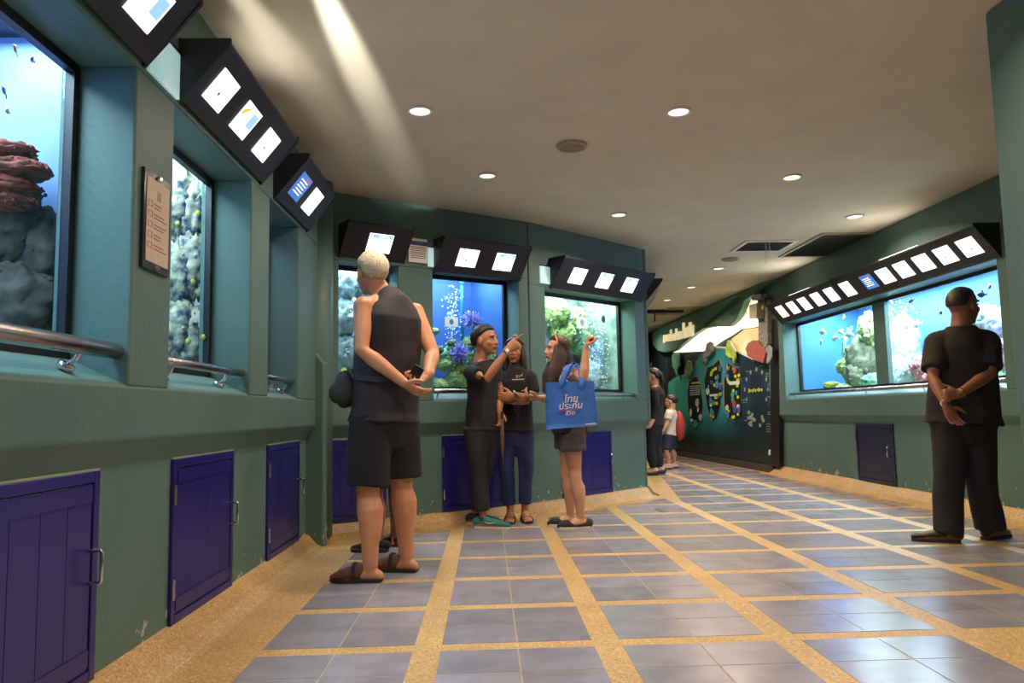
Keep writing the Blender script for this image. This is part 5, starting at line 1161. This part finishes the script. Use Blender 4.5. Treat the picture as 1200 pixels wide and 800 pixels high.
# ---------------- long-haired girl facing the camera
def fall2(f, P):
    return [([f(q*.062, -.02, .03), f(q*.078, -.005, -.06), f(q*.082, .0, -.15), f(q*.07, .01, -.24)], [(.03, .05), (.03, .055), (.034, .05), (.02, .03)]) for q in (-1, 1)]+[([f(0, -.06, .02), f(0, -.075, -.1), f(0, -.07, -.26)], [(.08, .05), (.09, .045), (.07, .03)])]
JG = dict(head=(603, 411, 0), neck=(603, 434, .02), shR=(589, 442, .02), shL=(620, 442, -.02), elR=(586, 467, -.03), wrR=(603, 470, -.22), elL=(625, 466, -.06), wrL=(602, 464, -.27),
          hipR=(594, 503, 0), hipL=(614, 503, 0), knR=(593, 551, -.02), knL=(617, 549, -.02), anR=(598, 594, .02), anL=(615, 592, .04))
gi = person('long-haired girl in black t-shirt and blue jeans with folded forearms', 6.34, JG, (-.15, -.99, 0), (-.2, -.98, -.02),
    dict(skin=M_SKB, hs=.98, g=.9, hw=.15, ww=.135, cw=.16, ag=.9, lg=.95, toes=True, ftR=(-.1, -1, 0), ftL=(.12, -1, 0), fl=.92,
         handR=((.9, -.1, .1), (0, 1, .2), (0, -.3, 1), REST), handL=((-.98, .1, -.05), (0, 1, 0), (0, -.2, 1), REST),
         top=dict(name='t_shirt', mat=M_CBLK, hem=-.12, sleeve=.75, sr=.075, nk=.07, disp=.008), bottom=dict(name='jeans', mat=M_JEAN, len=1.93, r=(.088, .078, .062, .056, .055), infl=.012, disp=.008),
         hair=dict(mat=M_HBLK, cap=(.5, .0, -.9), vol=.018, fall=fall2)))
rG, PG, fG, AG, fwG, rtG = gi
for q, ft in (('R', (-.1, -1, 0)), ('L', (.12, -1, 0))): shoe(rG, PG['an'+q], ft, .25, M_RUB, M_RUB, 'sandal', name='sandal')
hc = fG(-.01, .0, .13); MB().ell(hc, (.025, .012, .012), AG, 10, 6).build('hair_clip', mat('pink_clip', '#d08a8a', '#c07a7a', 9, .5), rG, True)
lc = lerp(PG['shL'], PG['shR'], .42); lc = lc*.98+0; lpos = aty(607, 441, 6.34-.165)
text_mesh('BV', .032, 'shirt_logo', M_WSOLE, rG, lpos, (1, 0, 0), (0, -.1, 1), (0, -1, -.1), .002)
MB().prism([lpos+np.array([.02, -.002, .012]), lpos+np.array([.03, -.002, .0]), lpos+np.array([.045, -.002, .034]), lpos+np.array([.03, -.002, .012])], (0, -.004, 0)).build('shirt_tick', M_WSOLE, rG)
MB().box(lpos-UP*.024, (.10, .004, .007)).build('shirt_line', M_WSOLE, rG)

# ---------------- woman with the tote bag
def fallw(f, P):
    n = P['neck']
    return [([f(0, -.05, .04), f(0, -.075, -.06), f(0, -.065, -.16)], [(.075, .05), (.08, .05), (.07, .03)]),
            ([f(-.06, .0, .03), f(-.078, .0, -.06), f(-.085, .035, -.17), f(-.08, .07, -.28), f(-.07, .075, -.36)], [(.022, .05), (.024, .055), (.03, .06), (.03, .05), (.015, .025)]),
            ([f(.06, -.01, .03), f(.075, .0, -.08), f(.08, .05, -.2), f(.07, .08, -.34)], [(.022, .05), (.024, .05), (.03, .05), (.015, .025)])]
fwW = (-.96, -.25, 0)
JW = dict(head=(653, 410, 0), neck=(662, 434, .02), shL=(672, 437, -.14), shR=(656, 440, .15), elL=(684, 444, -.34), wrL=(687, 408, -.33), elR=(648, 468, .20), wrR=(632, 466, .12),
          hipL=(671, 497, -.08), hipR=(664, 497, .08), knL=(674, 557, -.09), anL=(681, 607, -.07), knR=(664, 553, .08), anR=(669, 606, .09))
wo = person('woman with long brown hair and hairband, tote bag on her arm, pointing backwards', 5.95, JW, fwW, (-.97, -.2, .04),
    dict(skin=M_SKC, hs=.97, g=.88, hw=.165, ww=.135, cw=.15, ag=.92, lg=.92, ftL=(-1, -.12, 0), ftR=(-1, -.05, 0), fl=.92,
         handL=((.2, 0, .98), (1, 0, -.1), (0, -1, 0), [(86, 4, 2), (80, 88, 60), (82, 88, 60), (84, 88, 60)], (.5, .3, .9)), handR=((-.97, -.1, .15), (0, .2, 1), (0, -1, .1), HOLD),
         top=dict(name='blouse', mat=mat('patterned_blouse', '#d8cfc8', '#4a2f3c', 55, .8, lo=.45, hi=.55), hem=-.10, topw=.58, nk=.068, infl=.012), bottom=dict(name='denim_shorts', mat=M_GREY, len=.52, r=(.1, .1, .1), infl=.018),
         hair=dict(mat=M_HBRN, cap=(.52, .0, -.9), vol=.016, fall=fallw)))
rW, PW, fW, AW, fwW, rtW = wo
M_FLAT = mat('black_suede', '#2a2728', '#232021', 20, .8)
for q, ft in (('L', (-1, -.12, 0)), ('R', (-1, -.05, 0))):
    u, g0 = shoe(rW, PW['an'+q], ft, .245, M_FLAT, M_WSOLE, 'flat', name='ballet_flat')
    MB().ell(g0+nrm(ft)*.19+UP*.042, (.02, .012, .008), None, 8, 6).build('bow', M_FLAT, u, True)
# dark shirt tail under the bag, hairband, white shoulder strap
hipc = (PW['hipL']+PW['hipR'])/2; SHw = nrm(PW['hipR']-PW['hipL'])
B = MB(); B.tube([hipc+UP*.16, hipc+UP*.02, hipc-UP*.07], [(.168, .128), (.176, .136), (.182, .142)], SHw, 28, 'flat'); remesh(B, 'shirt_tail', M_CBLK, rW, .008, 2, .008)
B = MB(); B.tube([fW(.094*math.cos(a), .028, .024+.098*math.sin(a)) for a in np.linspace(.15, math.pi-.15, 15)], [(.008, .003)]*15, AW[1], 8); B.build('hairband', mat('orange_band', '#d8843c', '#c8483a', 60, .5, lo=.45, hi=.55), rW, True)
MB().tube([PW['shR']+UP*.05+fwW*.03, lerp(PW['shR'], PW['shL'], .45)+fwW*.11-UP*.03, PW['shL']+fwW*.11-UP*.17], [(.018, .004)]*3, fwW, 8).build('white_strap', M_WSOLE, rW)
# tote bag
Yb = 5.95-.36
q = [aty(639, 448, Yb), aty(695.5, 446, Yb), aty(701, 498, Yb), aty(640, 503, Yb)]
tb = empty('tote_bag', (q[2]+q[3])/2, 'blue tote bag with white Thai lettering on the arm of the woman', 'bag')
M_TOTE = mat('blue_nonwoven', '#2f68c0', '#295db0', 12, .75, bump=.25, bscale=120)
n1, n2 = 12, 10; vs = []
for side in (0, 1):
    for j in range(n2+1):
        for i in range(n1+1):
            u, v = i/n1, j/n2; p = lerp(lerp(q[0], q[1], u), lerp(q[3], q[2], u), v); bul = math.sin(math.pi*u)*(.25+.75*v)*.035+.004
            wr_ = .006*mnoise.noise(Vector((u*5, v*4, side*3)))
            vs.append(p+np.array([0, -1 if side == 0 else 1, 0])*(bul+wr_)-np.array([0, .0, 0]))
fs = []; k = (n1+1)*(n2+1)
for side in (0, 1):
    for j in range(n2):
        for i in range(n1):
            a = side*k+j*(n1+1)+i; fc = (a, a+1, a+n1+2, a+n1+1); fs.append(fc if side else fc[::-1])
def edge(idx):
    for a, b in zip(idx[:-1], idx[1:]): fs.append((a, b, b+k, a+k))
edge([j*(n1+1) for j in range(n2+1)]); edge([n2*(n1+1)+i for i in range(n1+1)]); edge([(n2-j)*(n1+1)+n1 for j in range(n2+1)])
MB().add(vs, fs).build('bag_body', M_TOTE, tb, True)
topL, topR = lerp(q[0], q[1], .30), lerp(q[0], q[1], .72); shp = PW['shL']
for dy, off in ((-.03, 0), (.03, 5)):
    a = topL+np.array([0, dy, -.03]); b = topR+np.array([0, dy, -.05])
    pts = [a, aty(661.5+off*.6, 438, Yb+.02+dy), aty(666+off, 428, Yb+.10+dy), aty(672+off, 425.5+off*.4, Yb+.17), aty(680+off, 432+off*.4, Yb+.12+dy), b+np.array([.012, 0, .05]), b]
    MB().tube(pts, [(.02, .003)]*7, (1, 0, 0), 8).build('handle', M_TOTE, tb, True)
cen = lambda px, py: aty(px, py, Yb-.047)
ux = nrm(q[2]-q[3]); uz = nrm(q[0]-q[3]); un = np.cross(ux, uz)
M_LETW = mat('white_print', '#e8e4dc', '#dedad2', 9, .7)
text_mesh('\u0e44\u0e17\u0e22', .070, 'lettering', M_LETW, tb, cen(669, 467.5), ux, uz, un, .0012, shear=.15)
text_mesh('\u0e1b\u0e23\u0e30\u0e01\u0e31\u0e19', .068, 'lettering', M_LETW, tb, cen(668.5, 475.5), ux, uz, un, .0012, shear=.15)
text_mesh('\u0e0a\u0e35\u0e27\u0e34\u0e15', .043, 'lettering', M_LETW, tb, cen(668, 484), ux, uz, un, .0012, shear=.15)
MB().box(cen(668, 480), (.165, .006, .002), (ux, uz, un)).build('red_line', mat('red_print', '#b03048', '#a02a40', 9, .6), tb)
MB().box(cen(692, 496.5), (.07, .006, .002), (ux, uz, un)).build('small_print', M_LETW, tb)
# phone / tablet in her right hand
p = aty(612, 460.5, 6.02); r = empty('tablet', p, 'slim beige tablet held between the woman and the girl', 'tablet'); ax = (nrm((.98, .1, -.18)), nrm((-.1, .97, .2)), nrm((.18, -.2, .96)))
MB().box(p, (.14, .095, .012), ax).build('case', mat('beige_case', '#b9a892', '#a89880', 12, .5), r, bevel=.003); MB().box(p+ax[2]*.007, (.12, .08, .002), ax).build('screen', mat('dark_glass', '#0c0d10', '#101216'), r)

# ---------------- man in black from behind, hands behind his back
JGd = dict(head=(1129, 358, 0), neck=(1126, 382, .0), shL=(1099, 399, .05), shR=(1156, 399, -.05), elL=(1093, 442, -.05), wrL=(1109, 474, -.19), elR=(1160, 438, -.14), wrR=(1124, 461, -.25),
           hipL=(1113, 492, .02), hipR=(1145, 492, -.02), knL=(1112, 560, .0), anL=(1112, 627, -.02), knR=(1150, 560, .02), anR=(1160, 621, .05))
gd = person('man in black polo and trousers from behind, looking along the long aquarium', 4.93, JGd, (.25, .97, 0), (.95, .3, -.02),
    dict(skin=M_SKD, hs=1.1, g=1.08, hw=.185, ww=.172, cw=.19, wd=.12, ag=1.0, lg=1.1, nk=1.1, ftL=(-.8, .45, 0), ftR=(.85, .45, 0),
         handL=((.35, -.05, -.95), (0, -1, 0), (.9, 0, .3), REST), handR=((-.98, .0, -.05), (0, 1, -.3), (0, -.2, 1), FIST),
         top=dict(name='polo_shirt', mat=M_CBLK, hem=-.12, sleeve=.82, sr=.078, nk=.074, infl=.016, disp=.009, topw=.88), bottom=dict(name='trousers', mat=M_CNVY, len=1.97, r=(.115, .105, .095, .09, .092), infl=.014, disp=.01),
         hair=dict(mat=M_HBLK, cap=(.68, .15, -.55), vol=.006, amp=.01)))
rD, PD, fD, AD, fwD, rtD = gd
for q, ft in (('L', (-.8, .45, 0)), ('R', (.85, .45, 0))): shoe(rD, PD['an'+q], ft, .285, mat('black_leather', '#1c191c', '#171417', 14, .4), M_RUB, 'closed', .085)
MB().tube([PD['neck']-UP*.03, PD['neck']-UP*.002], [.086, .076], rtD, 20, 'flat').build('collar', M_CBLK, rD, True)
for q, m, nm, lb_ in (('L', M_WSOLE, 'wrist_band', 'white wrist band of the man in black'), ('R', mat('gold_metal', '#c8953c', '#b8863a', 9, .3, 1.0), 'bracelet', 'gold bracelet of the man in black')):
    d = nrm(PD['wr'+q]-PD['el'+q]); o = MB().tube([PD['wr'+q]-d*.02, PD['wr'+q]-d*.005], [.031, .030], (1, 0, 0), 18, 'flat').build(nm, m, None, True); tag(o, lb_, 'bracelet')

# ---------------- woman and child in the corridor
def pony(f, P): return [([f(0, -.09, .05), f(0, -.125, .02), f(0, -.13, -.08), f(0, -.12, -.19)], [(.03, .03), (.035, .03), (.04, .03), (.015, .015)])]
JC = dict(head=(765, 441, 0), neck=(768, 452.5, 0), shL=(766, 458, -.15), shR=(771, 458, .15), elL=(770, 478, -.18), wrL=(765, 493, -.22), elR=(772, 478, .18), wrR=(765, 494, .1),
          hipL=(765, 496, -.09), hipR=(769, 496, .09), knL=(762, 526, -.1), anL=(766, 549, -.08), knR=(769, 525, .1), anR=(773, 548, .1))
cw_ = person('woman with ponytail dressed all in black in the corridor', 10.5, JC, (-.95, .3, 0), (-.97, .2, -.05),
    dict(skin=M_SKC, hs=.98, g=.95, vox=.009, cvox=.011, ag=.95, ftL=(-1, .05, 0), ftR=(-1, .05, 0), heel=.03, handL=((-.5, 0, -.8), (-.6, .6, 0), (-.3, -.3, .9), REST), handR=((-.5, 0, -.8), (-.6, -.6, 0), (-.3, .3, .9), REST),
         top=dict(name='long_sleeve_top', mat=M_CBLK, hem=-.14, sleeve=1.9, sr=.064, nk=.07), bottom=dict(name='leggings', mat=M_CNVY, len=1.95, r=(.105, .09, .074, .078, .05), infl=.014),
         hair=dict(mat=M_HBLK, cap=(.5, .0, -.85), vol=.014, fall=pony)))
for q in 'LR':
    u, g0 = shoe(cw_[0], cw_[1]['an'+q], (-1, .05, 0), .24, M_FLAT, M_RUB, 'flat', name='high_heel'); MB().tube([g0+np.array([-.01, 0, .045]), g0+np.array([-.012, 0, 0])], [.02, .012], n=8).build('heel', M_RUB, u)
JK = dict(head=(786, 470.5, 0), neck=(786.5, 479.5, 0), shL=(785, 484.5, -.11), shR=(788, 484.5, .11), elL=(782, 495, -.14), wrL=(778, 504, -.16), elR=(787, 496, .13), wrR=(783, 504, .08),
          hipL=(783.5, 511, -.07), hipR=(786.5, 511, .07), knL=(781, 528, -.1), anL=(784, 543.5, -.08), knR=(788, 527, .06), anR=(790.5, 541, .1))
kd = person('child in white shirt and dark shorts carrying a red backpack', 11.5, JK, (-.95, .3, 0), (-.9, .4, -.05),
    dict(skin=M_SKC, hs=.92, g=.78, hw=.14, ww=.125, cw=.13, vox=.009, cvox=.011, ag=.78, lg=.75, fl=.75, hk=.75, ftL=(-1, .05, 0), ftR=(-1, .05, 0), handL=((-.5, 0, -.8), (-.6, .6, 0), (-.3, -.3, .9), REST), handR=((-.5, 0, -.8), (-.6, -.6, 0), (-.3, .3, .9), REST),
         top=dict(name='shirt', mat=mat('white_cotton', '#cfcac0', '#c2bdb3', 9, .9), hem=-.05, sleeve=.7, sr=.075, nk=.066), bottom=dict(name='shorts', mat=M_NAVYS, len=.95, r=(.088, .085, .085), infl=.014),
         hair=dict(mat=M_HBLK, cap=(.5, .05, -.7), vol=.014)))
for q in 'LR': shoe(kd[0], kd[1]['an'+q], (-1, .05, 0), .2, mat('pale_pink_shoe', '#b89a9c', '#a88a8c', 9, .6), M_RUB, 'flat', back=.05)
bk = aty(795, 497, 11.52); r = empty('backpack', bk-UP*.2, 'red and black school backpack worn by the child', 'backpack')
B = MB(); B.tube([bk-UP*.17, bk-UP*.1, bk+UP*.06, bk+UP*.15], [(.08, .14), (.095, .15), (.09, .14), (.06, .1)], (1, 0, 0), 18); B.build('main_bag', mat('red_nylon', '#a83830', '#962f2a', 12, .7), r, True)
B = MB(); B.tube([bk+np.array([.07, 0, -.15]), bk+np.array([.08, 0, -.02])], [(.045, .11), (.04, .1)], (1, 0, 0), 16); B.build('front_pocket', mat('black_nylon', '#26232a', '#201e24', 12, .7), r, True)
for q in (-1, 1): MB().tube([bk+np.array([-.05, q*.08, .14]), bk+np.array([-.14, q*.09, .16]), bk+np.array([-.2, q*.09, .05]), bk+np.array([-.08, q*.1, -.1])], [(.02, .006)]*4, (0, 1, 0), 8).build('shoulder_strap', MATS['red_nylon'], r, True)
